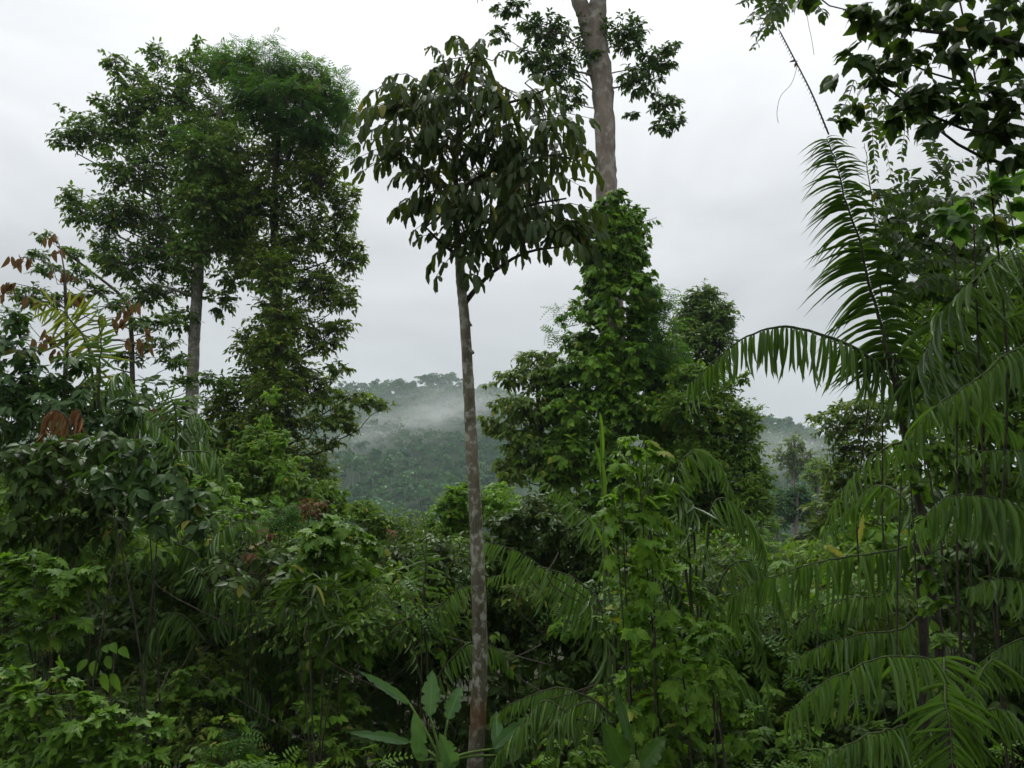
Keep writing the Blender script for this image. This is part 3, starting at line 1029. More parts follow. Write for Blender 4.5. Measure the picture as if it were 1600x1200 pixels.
tree('liana', 'bright green feathery liana heaped over the tops of the two tall crowns', 'liana', 25,
     [(420, 108, 90, 34), (370, 90, 38, 24), (480, 118, 52, 34), (520, 150, 34, 36), (450, 165, 80, 36), (540, 165, 18, 40), (545, 225, 14, 26), (395, 140, 50, 30), (470, 205, 60, 30), (340, 90, 24, 20), (520, 200, 30, 26), (290, 205, 20, 14), (310, 215, 16, 12)],
     S(kind='pinnate', px=24, mat='liana', cov=1.9, lpt=7, droop=.25, face=.5, twig_r=.008, jit=.3), base=(430, 700), nbranch=0)

tree('slender_tree', 'slender open tree with sparse small leaves in front of the tall tree', 'tree', 20,
     [(75, 372, 22, 9), (60, 398, 24, 9), (112, 398, 22, 14), (75, 422, 30, 12), (125, 430, 26, 14), (222, 508, 38, 13), (262, 498, 28, 10), (245, 540, 46, 13), (272, 566, 32, 16), (185, 478, 26, 13), (290, 598, 28, 12), (150, 458, 28, 13), (200, 560, 30, 14),
      (45, 462, 34, 18), (20, 500, 26, 20), (95, 470, 30, 14), (325, 590, 20, 10), (345, 600, 22, 14)],
     S(kind='hex', px=11, mat='tree', cov=1.15, lpt=8, droop=.25, face=.2, twig_r=.01), trunk=[(212, 700, 9), (207, 600, 8), (205, 520, 7), (195, 470, 5), (150, 430, 4), (90, 385, 3)], bark='bark_dark', nbranch=18, indiv=80)

tree('understorey_tree', 'pale leafy tree with drooping bunches just behind the central trunk and vine tower', 'tree', 24,
     [(835, 560, 34, 14), (800, 590, 32, 18), (850, 590, 44, 28), (785, 632, 22, 12), (825, 640, 48, 28), (870, 650, 44, 34), (775, 668, 22, 14), (820, 690, 46, 26), (800, 735, 38, 22), (870, 720, 52, 36), (862, 552, 10, 10), (760, 655, 10, 7), (765, 600, 8, 5)],
     S(kind='elliptic', px=14, mat='tree_warm', cov=2.0, lpt=8, droop=.6, face=.3, twig_r=.008), trunk=[(850, 830, 12), (848, 720, 10), (842, 640, 8), (838, 570, 5)], bark='bark_dark', nbranch=12, indiv=100)

tree('canopy_tree', 'very tall tree with a smooth forked trunk rising out of a tower of vines', 'tree', 25,
     [(800, 15, 34, 14), (850, 50, 48, 30), (835, 92, 36, 20), (868, 108, 42, 30), (890, 150, 34, 20), (780, 55, 20, 14), (930, 60, 34, 34), (985, 58, 36, 34), (1030, 92, 32, 26), (1052, 76, 14, 10), (1000, 125, 36, 32), (1040, 160, 26, 20), (1036, 196, 26, 14), (990, 180, 14, 10), (1058, 190, 12, 14), (925, 95, 26, 18),
      (870, -60, 90, 40), (980, -70, 80, 45), (760, -50, 60, 30), (900, -170, 120, 60), (1030, -150, 90, 60)],
     S(kind='hex', px=13, mat='high', cov=1.4, lpt=9, droop=.5, face=.2, twig_r=.012), trunk=[(962, 800, 50), (958, 600, 46), (953, 430, 40), (948, 300, 34), (946, 240, 34), (942, 150, 36), (936, 95, 38), (928, 50, 42), (935, 0, 30), (945, -80, 26), (950, -180, 18)], bark='bark_tall', nbranch=9, indiv=100, cl_jit=.3, branch_r=.06)
ct = [o for o in bpy.data.objects if o.name.startswith('canopy_tree')][0]
mb, _c, _r = trunk_mesh(px_pts([(926, 62, 26), (912, 22, 26), (902, -10, 27), (888, -70, 24), (870, -150, 16)], 24.9), [w * .5 * mpp(25) for w in (24, 26, 27, 22, 14)])
link('limb', mb.mesh('limb', 'bark_tall', ct.location), ct, label='paler left fork of the trunk')

vine_cl = []
for y in np.arange(318, 800, 15.0):
    hw = float(np.interp(y, [310, 330, 370, 430, 500, 560, 640, 800], [22, 40, 50, 56, 62, 74, 92, 114]))
    xc = float(np.interp(y, [310, 400, 520, 640, 800], [952, 962, 962, 958, 965]))
    for q in (-.72, 0, .72):
        vine_cl.append((xc + q * hw + rng.normal() * 9, y + rng.normal() * 9, hw * rng.uniform(.3, .6), rng.uniform(16, 30), -(1.1 - q * q) * hw * mpp(25) * .45 + rng.normal() * .1))
vine_cl += [(950, 316, 26, 14, -.55), (960, 338, 32, 18, -.6), (940, 352, 30, 18, -.6), (968, 365, 34, 20, -.7), (948, 385, 36, 22, -.75), (975, 405, 36, 22, -.8), (950, 425, 36, 22, -.8), (965, 300, 14, 8, -.5),(900, 480, 16, 12), (875, 500, 14, 10), (1030, 545, 36, 34), (1040, 610, 44, 38), (1035, 680, 46, 42), (1050, 750, 48, 42), (870, 590, 28, 26), (960, 830, 60, 40), (990, 870, 50, 40), (940, 890, 46, 40)]
tree('vine_tower', 'dense leafy climbing vine sheathing the lower trunk of the very tall tree', 'vine', 23.8, vine_cl,
     S(kind='lobed3', px=15, mat='vine', cov=1.4, lpt=7, droop=.75, face=.9, up=.5, twig_r=.006), base=(955, 840), indiv=300, single='leaf', cl_jit=.15, depth=.9)

tree('round_tree', 'small round-topped dark tree standing behind the vine tower', 'tree', 32,
     [(1100, 462, 30, 16), (1085, 490, 34, 26), (1120, 495, 34, 26), (1070, 525, 34, 30), (1105, 535, 44, 30), (1135, 505, 14, 12), (1060, 570, 30, 26), (1110, 570, 30, 20)],
     S(kind='hex', px=9, mat='tree', cov=2.3, lpt=8, droop=.25, face=.5, twig_r=.012), trunk=[(1090, 720, 12), (1090, 600, 10), (1092, 520, 7), (1098, 480, 4)], bark='bark_dark', nbranch=8)

tree('feathery_shrub', 'light green feathery climber leaning out of the vine tower towards the small round tree', 'climber', 23,
     [(1015, 452, 24, 14), (1040, 468, 22, 16), (1010, 490, 30, 24), (1040, 505, 24, 24), (1020, 540, 30, 28), (1050, 560, 30, 26), (1030, 600, 34, 34), (880, 488, 24, 10), (870, 520, 16, 10)],
     S(kind='pinnate', px=28, mat='liana', cov=1.7, lpt=6, droop=.3, face=.3, twig_r=.006), base=(1020, 840), stems=3, indiv=0)

tree('yellowish_tree', 'broad bushy tree with fine yellowish leaves and creepers beside the misty gap', 'tree', 22,
     [(1085, 590, 46, 26), (1120, 612, 40, 28), (1075, 640, 50, 36), (1135, 650, 46, 36), (1172, 660, 22, 28), (1110, 690, 60, 36), (1165, 705, 34, 36), (1080, 730, 46, 40), (1140, 745, 52, 40), (1185, 750, 22, 36), (1165, 790, 38, 36), (1110, 790, 50, 40), (1190, 830, 22, 34), (1150, 845, 46, 36), (1195, 875, 18, 30), (1150, 890, 40, 30), (1100, 850, 40, 40), (1160, 590, 10, 12), (1200, 790, 10, 16)],
     S(kind='hex', px=11.5, mat='shrub', cov=1.6, lpt=9, droop=.3, face=.6, twig_r=.007), trunk=[(1130, 960, 14), (1128, 840, 12), (1120, 720, 9), (1115, 630, 5)], bark='bark_dark', nbranch=10, indiv=0)

# hazy valley trees in the gap
for i, (x, y, rx, ry, d, lab) in enumerate([
        (1240, 715, 34, 40, 95, 'thin brownish bare-limbed tree standing in the hazy gap below the far ridge'),
        (1245, 790, 36, 36, 62, 'dark rounded tree at the foot of the hazy gap'),
        (1215, 800, 24, 40, 75, 'pale misty tree crowded behind the yellowish bushy tree in the gap'),
        (1280, 745, 26, 34, 80, 'soft green hazy tree half behind the shrub on the far side of the gap'),
        (1260, 850, 34, 24, 45, 'low dark shrub closing the bottom of the hazy gap')]):
    k = mpp(d)
    cl = [(x, y - ry * .5, rx * .6, ry * .4), (x - rx * .5, y, rx * .5, ry * .45), (x + rx * .5, y, rx * .5, ry * .45), (x, y + ry * .35, rx * .8, ry * .5)]
    tree('valley_tree', lab, 'tree', d, cl, S(kind='hex', px=6.5, mat=('tree_warm', 'forest', 'forest', 'shrub', 'dark')[i], cov=(.9, 2.2, 1.8, 1.8, 2.2)[i], lpt=8, droop=.2, face=.3, twig_r=.03),
         trunk=[(x, y + ry + 60, 7), (x, y + ry * .3, 5), (x + 2, y - ry * .6, 3)], bark='bark_grey', nbranch=4, group='trees in the hazy gap')

# low trees on the valley floor under the hill
vt = []
for i in range(34):
    d = rng.uniform(85, 205)
    x = rng.uniform(510, 790) if i < 24 else rng.uniform(1190, 1300)
    vt.append((x, d))
for i, (x, d) in enumerate(vt):
    o = bpy.data.objects.new('valley_tree', variants[i % 9])
    b = P(x, 700, d)
    o.location = (b[0], d, float(H(b[0], d)))
    f = rng.uniform(.45, .7) if d < 110 else rng.uniform(.65, .95)
    o.scale = (f, f, f)
    o.rotation_euler = (0, 0, rng.uniform(0, 6.28))
    o['category'] = 'tree'
    o['label'] = 'pale green tree on the valley floor at the foot of the hill'
    o['group'] = 'trees on the valley floor'
    COL.objects.link(o)

# unseen forest edge added behind the camera to block light from there
mb = MB()
for i in range(46):
    x, y = rng.uniform(-40, 40), rng.uniform(-22, -6)
    co, at, q = vdat[i % 9]
    f = rng.uniform(.5, .7)
    b = at.copy(); b[:, 2] = (b[:, 2] + rng.random()) % 1
    mb.add(co * f + np.array([x, y, float(H(x, y)) - 1.5 * (i % 3)]), q, None, b)
link('forest', mb.mesh('forest', 'forest'), kind='stuff')


tree('creeper', 'broad-leaved creeper curtain in yellower green spilling down the front of the vine tower', 'creeper', 22.6,
     [(975, 360, 26, 26), (935, 420, 24, 24), (950, 385, 24, 24), (955, 450, 26, 26), (960, 540, 30, 26), (990, 450, 26, 26), (950, 500, 32, 26), (1000, 545, 34, 26), (920, 570, 34, 30), (970, 600, 36, 30), (1030, 640, 40, 32), (900, 640, 36, 30), (950, 680, 44, 34), (1040, 720, 44, 36), (890, 710, 36, 30), (960, 760, 50, 36), (1060, 790, 46, 36), (910, 800, 44, 34), (1010, 830, 50, 36), (1080, 660, 36, 30), (1090, 740, 36, 34), (1070, 860, 46, 34), (1110, 580, 30, 22)],
     S(kind='heart', px=15, mat='vine_bright', cov=.8, lpt=7, droop=.7, face=.8, up=.6, twig_r=.005), base=(960, 900), cl_jit=.15, depth=.7, stems=3, indiv=120)

# unseen canopy added overhead to shade the foreground plants
lv, tw = Leaves(), MB()
for i in range(46):
    y = rng.uniform(-9, 4.5)
    q = np.array([rng.uniform(-9, 10), y, rng.uniform(8.4, 11) + max(0, y - 4) * .62])
    clump(lv, tw, q, np.array([1.5, 1.5, .7]), 'ovate', .46, cov=.8, lpt=7, droop=.4, face=.2)
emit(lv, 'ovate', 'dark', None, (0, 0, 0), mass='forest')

tree('liana', 'darker leafy underside of the liana sagging below its bright feathery top', 'liana', 25.4,
     [(425, 130, 84, 34), (375, 110, 36, 24), (480, 140, 50, 34), (520, 170, 34, 34), (455, 195, 76, 34), (535, 180, 18, 34), (400, 170, 50, 30), (500, 220, 36, 26)],
     S(kind='hex', px=11, mat='tree', cov=1.3, lpt=8, droop=.6, face=.4, twig_r=.008), base=(440, 700), nbranch=0)

# ------------------------------------------------------------------ the slender central tree
DC = 9.6
kc = mpp(DC)
tp = px_pts([(738, 1290, 28), (742, 1200, 28), (748, 1100, 27), (750, 1000, 26), (747, 900, 25), (743, 800, 23), (737, 700, 22), (732, 600, 20), (726, 500, 18), (720, 440, 16), (717, 400, 14)], DC)
tr = [w * .5 * kc for w in (24.5, 24, 23.5, 22.5, 21.5, 20, 19, 17.5, 16.5, 15, 13.5)]
zb = float(H(tp[0][0], tp[0][1]))
if tp[0][2] > zb:
    tp = [np.array([tp[0][0], tp[0][1], zb - .1])] + tp
    tr = [tr[0] * 1.2] + tr
croot = np.array([tp[0][0], tp[0][1], zb])
ctree = thing('slender_tree', 'slim straight tree with mottled pale trunk and long drooping leaves at the centre', 'tree', croot)
mb, _c, _r = trunk_mesh(tp, tr, 14, n=110, knob=.022)
for (x, y, s) in ((735, 508, .6), (737, 551, 1.0), (728, 470, .5)):
    q = P(x, y, DC)
    mb.tube([q + np.array([-.03, 0, .02]), q, q + np.array([.03 * s, -.01, -.005])], [.045, .035 * s, .012], 7)
MATS_center = bark_mat('bark_center', (0.080, 0.070, 0.044), (0.25, 0.220, 0.158), (0.45, 0.45, 0.38), 0.75, 8.0, patch=(float(P(745, 1118, DC)[2]) - zb, float(P(745, 1050, DC)[2]) - zb, (0.17, 0.085, 0.028)))
link('trunk', mb.mesh('trunk', MATS_center, croot), ctree)
limbs = [[(723, 478, 10), (735, 462, 9), (746, 449, 8), (770, 425, 6), (820, 395, 5), (880, 385, 3)],
         [(717, 405, 13), (713, 350, 11), (712, 280, 9), (716, 200, 7), (722, 130, 5), (742, 85, 3)],
         [(714, 340, 7), (690, 300, 6), (650, 265, 5), (605, 240, 3)],
         [(713, 300, 7), (760, 270, 6), (820, 250, 5), (880, 240, 3)],
         [(713, 250, 6), (680, 200, 5), (640, 160, 4), (600, 130, 3)],
         [(716, 210, 6), (770, 170, 5), (830, 150, 4), (870, 130, 3)],
         [(716, 400, 6), (690, 380, 5), (665, 355, 3)],
         [(714, 370, 7), (770, 340, 6), (830, 320, 4), (885, 310, 3)],
         [(718, 170, 5), (700, 120, 4), (690, 85, 2)]]
limb_pts = []
for row in limbs:
    dz = rng.uniform(-.5, .5)
    pts = [P(x, y, DC + dz * i / (len(row) - 1)) for i, (x, y, w) in enumerate(row)]
    cv = catmull(pts, 16)
    bm_ = MB()
    bm_.tube(cv, np.interp(np.linspace(0, 1, 16), np.linspace(0, 1, len(row)), [w * .5 * kc for _x, _y, w in row]), 7)
    link('limb', bm_.mesh('limb', 'bark_dark', croot), ctree)
    limb_pts.append(cv)
# compound leaves: a curved stalk and paired long leaflets that hang
lv, tw = Leaves(), MB()
hand = [((650, 235), (565, 262), 1.0), ((640, 265), (568, 290), .9), ((690, 300), (640, 345), .8), ((680, 330), (640, 372), .8), ((720, 395), (690, 432), .6), ((735, 420), (770, 440), .7), ((790, 405), (812, 440), 1.0), ((840, 385), (880, 420), .9), ((860, 375), (905, 425), .9),
        ((850, 260), (925, 290), 1.1), ((860, 240), (920, 250), 1.0), ((850, 190), (905, 200), .9), ((740, 100), (752, 60), .6), ((700, 110), (675, 72), .6), ((725, 110), (715, 62), .6), ((620, 135), (575, 150), .9), ((640, 165), (570, 175), .8), ((820, 130), (855, 120), .9), ((770, 95), (800, 80), .7),
        ((660, 130), (610, 118), .8), ((830, 290), (905, 320), 1.0), ((760, 400), (740, 445), .8), ((800, 380), (850, 435), .9)]
cx_ = [(640, 165, 55, 40), (715, 140, 60, 50), (790, 150, 60, 45), (850, 190, 45, 45), (640, 240, 55, 45), (710, 230, 60, 55), (790, 240, 60, 55), (860, 260, 45, 50), (670, 310, 42, 40), (740, 310, 55, 50), (820, 320, 55, 45), (700, 370, 36, 30), (770, 380, 55, 32), (850, 380, 50, 36), (740, 100, 40, 30), (800, 410, 50, 26), (870, 395, 40, 30), (720, 425, 26, 14), (640, 180, 40, 30)]
for (x, y, rx, ry) in cx_:
    for _ in range(13 if rx > 50 else 10):
        a = rng.uniform(0, 6.28)
        s = (x + rng.normal() * rx * .35, y + rng.normal() * ry * .35)
        l = rng.uniform(45, 85)
        hand.append((s, (s[0] + math.cos(a) * l, s[1] + math.sin(a) * l * .55 + 12), rng.uniform(.75, 1.05)))
for (s, e, f) in hand:
    s, e = [(q[0], q[1] - 48 * min(1, max(0, (q[1] - 180) / 220))) for q in (s, e)]
    da, db = DC + rng.uniform(-.75, .75), rng.uniform(-.45, .45)
    p0, p2 = P(*s, da), P(*e, da + db)
    p1 = (p0 + p2) / 2 + np.array([0, 0, .16])
    n = int(rng.integers(4, 6))
    t = np.linspace(.22, 1, n)[:, None]
    pos = (1 - t) ** 2 * p0 + 2 * t * (1 - t) * p1 + t * t * p2
    tan = norm(2 * (1 - t) * (p1 - p0) + 2 * t * (p2 - p1))
    side = norm(np.cross(tan, np.array([0, 0, 1.0])))
    for sg in (-1, 1):
        dd = tan * .35 + side * sg * rng.uniform(.45, .8) + np.array([0, 0, -1.0]) * rng.uniform(.5, 1.2) + rng.normal(size=pos.shape) * .2
        nr = side * sg * .6 + np.array([0, 0, 1.0]) + rng.normal(size=pos.shape) * .25
        L = rng.uniform(20, 36, n) * kc * f
        lv.add(pos, dd, nr, L, L * rng.uniform(.26, .36, n))
    lv.add(pos[-1:], tan[-1:] + np.array([[0, 0, -.5]]), np.array([[0, 0, 1.0]]), np.array([36 * kc * f]), np.array([12 * kc * f]))
    m2 = .25 * p0 + .5 * p1 + .25 * p2
    tw.twigs(p0[None], m2[None], p2[None], .008, .004)
    i = min(range(len(limb_pts)), key=lambda j: np.linalg.norm(limb_pts[j] - p0, axis=1).min())
    a = limb_pts[i][int(np.argmin(np.linalg.norm(limb_pts[i] - p0, axis=1)))]
    tw.twigs(a[None], ((a + p0) / 2)[None], p0[None], .012, .008)
emit(lv, 'oblong', 'broad', ctree, croot, single='leaf', mass='crown', indiv=300)
link('twigs', tw.mesh('twigs', 'twig', croot), ctree, kind='stuff')

# ------------------------------------------------------------------ feather palms
o, r = palm_thing('palm', 'slim dark-stemmed palm with one upright frond and one arching over the misty gap', None, 7.4,
                  trunk=[(1478, 1120, 17), (1466, 990, 16), (1452, 900, 15), (1440, 800, 14), (1422, 720, 13), (1410, 650, 13), (1403, 590, 12)])
frond(o, r, [(1404, 615), (1388, 540), (1362, 430), (1328, 315), (1295, 210)], 7.4, 84, n=120, hang=.22, fwd=.45, start=.12, side=(1, 0, .2), indiv=True, wpx=8, taper=(.95, 1, .45), rmat='rachis_dark', r0=.022, kind='arc')
frond(o, r, [(1404, 620), (1370, 572), (1310, 532), (1240, 512), (1180, 522), (1122, 556), (1078, 596)], 7.4, 86, n=62, hang=.9, fwd=.12, start=.07, indiv=True, wpx=7.5, taper=(.75, 1, .55), r0=.022, noise=.14)
frond(o, r, [(1412, 635), (1440, 572, -.3), (1480, 490, -.6), (1528, 432, -.9), (1600, 385, -1.2)], 7.4, 98, n=48, hang=.62, fwd=.25, start=.1, indiv=False, wpx=7, taper=(.7, 1, .6), r0=.028)
frond(o, r, [(1398, 600), (1384, 520, .3), (1375, 420, .5), (1366, 300, .7), (1358, 225, .8)], 7.4, 22, n=8, hang=.2, fwd=.9, start=.6, end=.98, wpx=3, rmat='rachis_dark', r0=.016, label='young unopened spear frond')
frond(o, r, [(1412, 660), (1450, 600, -.2), (1505, 540, -.4), (1560, 500, -.5), (1615, 490, -.5)], 7.2, 84, n=48, hang=.6, fwd=.25, wpx=6)
frond(o, r, [(1410, 640), (1470, 620, .2), (1540, 640, .3), (1600, 690, .4)], 7.6, 76, n=44, hang=.65, wpx=6)
# bare whip with hooks at the tip of the upright frond
mb = MB()
cw_ = catmull([P(1295, 210, 7.4), P(1268, 145, 7.4), P(1240, 90, 7.4), P(1217, 46, 7.4)], 30)
mb.tube(cw_, np.linspace(.009, .005, 30), 5)
for i in range(2, 29):
    for s in (-1, 1):
        mb.tube([cw_[i], cw_[i] + np.array([s * .022, 0, -.035])], [.007, .001], 3)
link('whip', mb.mesh('whip', 'rachis_dark', r), o)
frond(o, r, [(1406, 640), (1430, 600, .4), (1462, 520, .8), (1490, 450, 1.1), (1512, 400, 1.3)], 7.6, 80, n=36, hang=.5, fwd=.3, wpx=6, rmat='rachis_dark')
frond(o, r, [(1410, 690), (1380, 700, .3), (1340, 730, .5), (1300, 790, .7), (1290, 830, .8)], 7.6, 60, n=32, hang=.7, wpx=6)
for k, (x0, y0, x1, y1) in enumerate([(1395, 560, 1340, 600), (1400, 570, 1360, 620), (1398, 555, 1355, 570), (1406, 560, 1440, 590)]):
    frond(o, r, [(1403, 600), (x0, y0), ((x0 + x1) / 2, (y0 + y1) / 2 - 8), (x1, y1)], 7.4, 26, n=12, hang=.6, wpx=4, r0=.01, rmat='rachis_dark')

o, r = palm_thing('palm', 'large palm with glossy drooping fronds reaching in from beside the dark bank', None, 6.4,
                  trunk=[(1700, 1250, 26), (1690, 1000, 24), (1680, 800, 22), (1672, 620, 20)])
frond(o, r, [(1672, 600), (1640, 535, -.2), (1590, 552, -.4), (1525, 592, -.6), (1460, 640, -.7), (1408, 700, -.7)], 6.4, 80, n=56, hang=.72, fwd=.3, start=.12, indiv=True, wpx=7, taper=(.8, 1, .55))
frond(o, r, [(1680, 790), (1650, 720), (1600, 706, -.2), (1545, 702, -.3), (1490, 716, -.4)], 6.4, 62, n=38, hang=.75, fwd=.3, start=.15, wpx=7)
frond(o, r, [(1690, 880), (1640, 818), (1585, 790, -.3), (1530, 776, -.4), (1480, 788, -.5), (1440, 826, -.6)], 6.4, 92, n=52, hang=.8, fwd=.2, start=.1, indiv=True, wpx=8, taper=(.8, 1, .5))
frond(o, r, [(1690, 960), (1650, 918), (1600, 908), (1555, 908, -.2), (1515, 922, -.3)], 6.4, 62, n=36, hang=.8, wpx=9, mat='palm')
frond(o, r, [(1672, 610), (1640, 480, .2), (1600, 420, .5), (1560, 400, .8), (1520, 420, 1.0)], 6.4, 80, n=40, hang=.6, wpx=7)
frond(o, r, [(1690, 1060), (1640, 1000), (1590, 1000), (1540, 1030), (1510, 1070)], 6.2, 60, n=36, hang=.75, wpx=6)

o, r = palm_thing('palm', 'low dark palm whose fronds fan out over the black hollow under the dark stem', (1470, 1230), 5.8)
frond(o, r, [(1470, 1150), (1472, 1030, .5), (1476, 1090, -.1), (1484, 1150, -.3), (1490, 1230, -.5)], 5.6, 84, n=60, hang=.3, fwd=.35, start=.2, side=(1, 0, .15), wpx=6, indiv=True, taper=(.6, 1, .9))
frond(o, r, [(1500, 1130), (1470, 1045), (1420, 1032, -.1), (1350, 1042, -.2), (1290, 1070, -.3), (1238, 1115, -.4)], 5.8, 80, n=56, hang=.8, fwd=.15, start=.12, wpx=7, taper=(.8, 1, .6))
frond(o, r, [(1490, 1180), (1424, 1136), (1370, 1140, -.2), (1320, 1162, -.3), (1285, 1190, -.4)], 5.6, 70, n=44, hang=.75, wpx=7)
frond(o, r, [(1500, 1140), (1540, 1040, .3), (1575, 1030, .4), (1610, 1060, .4)], 5.8, 60, n=36, hang=.7, wpx=6)
frond(o, r, [(1480, 1200), (1530, 1120), (1570, 1110), (1610, 1140)], 5.6, 60, n=30, hang=.7, wpx=6)

o, r = palm_thing('palm', 'palm behind the lobed vine with a long frond arched level below the hazy gap', None, 8.2,
                  trunk=[(1446, 1130, 15), (1444, 1000, 14), (1438, 900, 13), (1430, 850, 12)])
frond(o, r, [(1430, 850), (1400, 856), (1356, 868), (1300, 878), (1240, 890), (1185, 906), (1142, 932)], 8.2, 78, n=60, hang=.8, fwd=.2, start=.05, wpx=7, taper=(.7, 1, .7), indiv=True)
frond(o, r, [(1438, 960), (1400, 985), (1340, 990), (1290, 1002), (1238, 1030)], 8.0, 66, n=44, hang=.8, fwd=.2, wpx=7)
frond(o, r, [(1432, 880), (1380, 930, .4), (1330, 935, .6), (1270, 960, .8), (1230, 1000, .9)], 8.4, 60, n=40, hang=.75, wpx=6)
frond(o, r, [(1430, 850), (1410, 780), (1370, 760, .4), (1330, 790, .6), (1300, 830, .7)], 8.4, 60, n=36, hang=.75, wpx=6)

o, r = palm_thing('palm', 'bright palm with one long frond slanting down beside the central trunk', (960, 1120), 9.0)
frond(o, r, [(945, 1060), (937, 985), (911, 938), (855, 896), (800, 860), (757, 851)], 9.0, 64, n=56, hang=.7, fwd=.35, start=.1, wpx=6, indiv=True, taper=(.8, 1, .4), mat='palm')
frond(o, r, [(955, 1070), (940, 950, .5), (905, 912, .6), (862, 892, .7), (812, 888, .8), (765, 902, .9)], 9.2, 50, n=48, hang=.75, wpx=5)
frond(o, r, [(960, 1060), (944, 850, .8), (920, 815, .9), (892, 788, 1.0), (868, 762, 1.1), (845, 742, 1.2)], 9.4, 50, n=40, hang=.65, wpx=5)
frond(o, r, [(960, 1120), (922, 1086), (874, 1072), (820, 1090), (772, 1116)], 8.8, 46, n=44, hang=.75, wpx=5)
frond(o, r, [(960, 1130), (905, 1130), (855, 1100), (825, 1120), (790, 1160), (762, 1200)], 8.4, 62, n=44, hang=.6, wpx=6)
frond(o, r, [(960, 1150), (930, 1100), (890, 1110), (860, 1150), (850, 1200)], 8.2, 50, n=36, hang=.6, wpx=5)

o, r = palm_thing('palm', 'shaggy palm entangled in the lobed vine with thin fronds curving over both sides', (1085, 1120), 9.2)
for c_, l_, n_ in ([[(1085, 1000), (1060, 760), (1085, 705), (1120, 720), (1150, 780)], 60, 40], [[(1085, 1000), (1070, 800), (1030, 720), (1000, 730), (975, 790)], 50, 36], [[(1090, 1010), (1110, 800), (1150, 790), (1185, 840), (1200, 900)], 62, 42],
                   [[(1090, 1020), (1130, 900), (1170, 880), (1210, 920), (1230, 980)], 60, 40], [[(1085, 1030), (1050, 900), (1010, 880), (980, 930), (968, 1000)], 56, 36], [[(1090, 1040), (1130, 980), (1170, 960), (1190, 1010), (1200, 1080)], 60, 40],
                   [[(1085, 1060), (1040, 1000), (1000, 1010), (970, 1060), (960, 1110)], 54, 36], [[(1090, 1000), (1085, 830), (1080, 780), (1060, 800), (1040, 860)], 56, 36], [[(1090, 1080), (1140, 1060), (1180, 1080), (1210, 1140)], 60, 36], [[(1085, 1090), (1060, 1060), (1030, 1080), (1010, 1140)], 60, 36]):
    frond(o, r, c_, 9.2 + rng.uniform(-.4, .5), l_, n=n_, hang=.65, wpx=5, fwd=.35)

o, r = palm_thing('palm', 'small palm with dark fronds rising in the tangle just beside the central trunk', (668, 1100), 10.4)
frond(o, r, [(668, 1060), (672, 960), (690, 945), (715, 925), (742, 915)], 10.4, 44, n=36, hang=.75, wpx=5)
frond(o, r, [(660, 1070), (640, 1000), (625, 965), (606, 972), (600, 1010)], 10.2, 48, n=36, hang=.6, wpx=5)
frond(o, r, [(668, 1060), (662, 930), (664, 880), (660, 850)], 10.6, 40, n=34, hang=.4, wpx=5, side=(1, 0, .1))
frond(o, r, [(670, 1080), (700, 1040), (740, 1010), (780, 1020), (800, 1050)], 10.2, 46, n=36, hang=.75, wpx=5)

o, r = palm_thing('palm', 'palm with yellow-green new fronds standing up out of the broad-leaved thicket', (160, 800), 12.0)
frond(o, r, [(150, 640), (146, 575), (140, 538), (112, 494), (86, 476), (60, 472)], 12, 62, n=40, hang=.5, fwd=.4, mat='palm_bright', wpx=6, side=(.6, 0, .6), label='bright yellow-green frond')
frond(o, r, [(152, 640), (155, 580), (157, 530), (152, 478)], 11.9, 34, n=30, hang=.5, fwd=.8, wpx=6, side=(1, 0, .3))
frond(o, r, [(150, 640), (150, 570), (130, 520), (110, 500)], 12.3, 40, n=30, hang=.5, mat='palm_bright', wpx=5, label='bright yellow-green frond')
frond(o, r, [(158, 650), (170, 610), (187, 584), (200, 590), (190, 640)], 11.8, 48, n=32, hang=.7, wpx=5)
frond(o, r, [(140, 650), (110, 600), (70, 590), (30, 600), (10, 630)], 12, 44, n=34, hang=.75, wpx=5)
frond(o, r, [(160, 660), (205, 640), (235, 658), (270, 692)], 11.8, 46, n=34, hang=.65, wpx=6)

o, r = palm_thing('palm', 'fine-leaved palm arching beside the foot of the tall pale trunk', (290, 900), 13.0)
frond(o, r, [(270, 740), (280, 700), (290, 660), (310, 650), (325, 690)], 13, 54, n=34, hang=.6, wpx=5)
frond(o, r, [(272, 740), (262, 690), (250, 650), (230, 640)], 13, 46, n=30, hang=.6, wpx=5)
frond(o, r, [(270, 750), (295, 700), (320, 690), (345, 720), (352, 760)], 12.8, 46, n=34, hang=.7, wpx=5)
frond(o, r, [(262, 760), (276, 712), (318, 706), (340, 724), (354, 748)], 12.2, 40, n=36, hang=.7, wpx=5)
frond(o, r, [(270, 740), (275, 670), (270, 630), (255, 610)], 13.2, 44, n=30, hang=.5, wpx=5, side=(1, 0, .2))

o, r = palm_thing('palm', 'shaded palm whose fronds hang over the black hollow in the thicket', (330, 1120), 10.5)
frond(o, r, [(320, 900), (330, 850), (350, 826), (380, 816), (415, 824)], 10.5, 44, n=40, hang=.75, wpx=5)
frond(o, r, [(320, 920), (310, 870), (280, 852), (240, 858), (215, 880)], 10.5, 48, n=40, hang=.8, wpx=5)
frond(o, r, [(330, 930), (350, 915), (380, 930), (405, 950), (420, 975)], 10.2, 50, n=36, hang=.7, wpx=6)
frond(o, r, [(318, 900), (300, 880), (318, 905), (330, 940), (336, 975)], 10.2, 44, n=36, hang=.55, wpx=5)
frond(o, r, [(330, 1000), (350, 960), (390, 985), (400, 1040)], 10.4, 50, n=36, hang=.7, wpx=5)
frond(o, r, [(320, 1000), (280, 960), (240, 985), (220, 1040)], 10.4, 54, n=36, hang=.7, wpx=5)
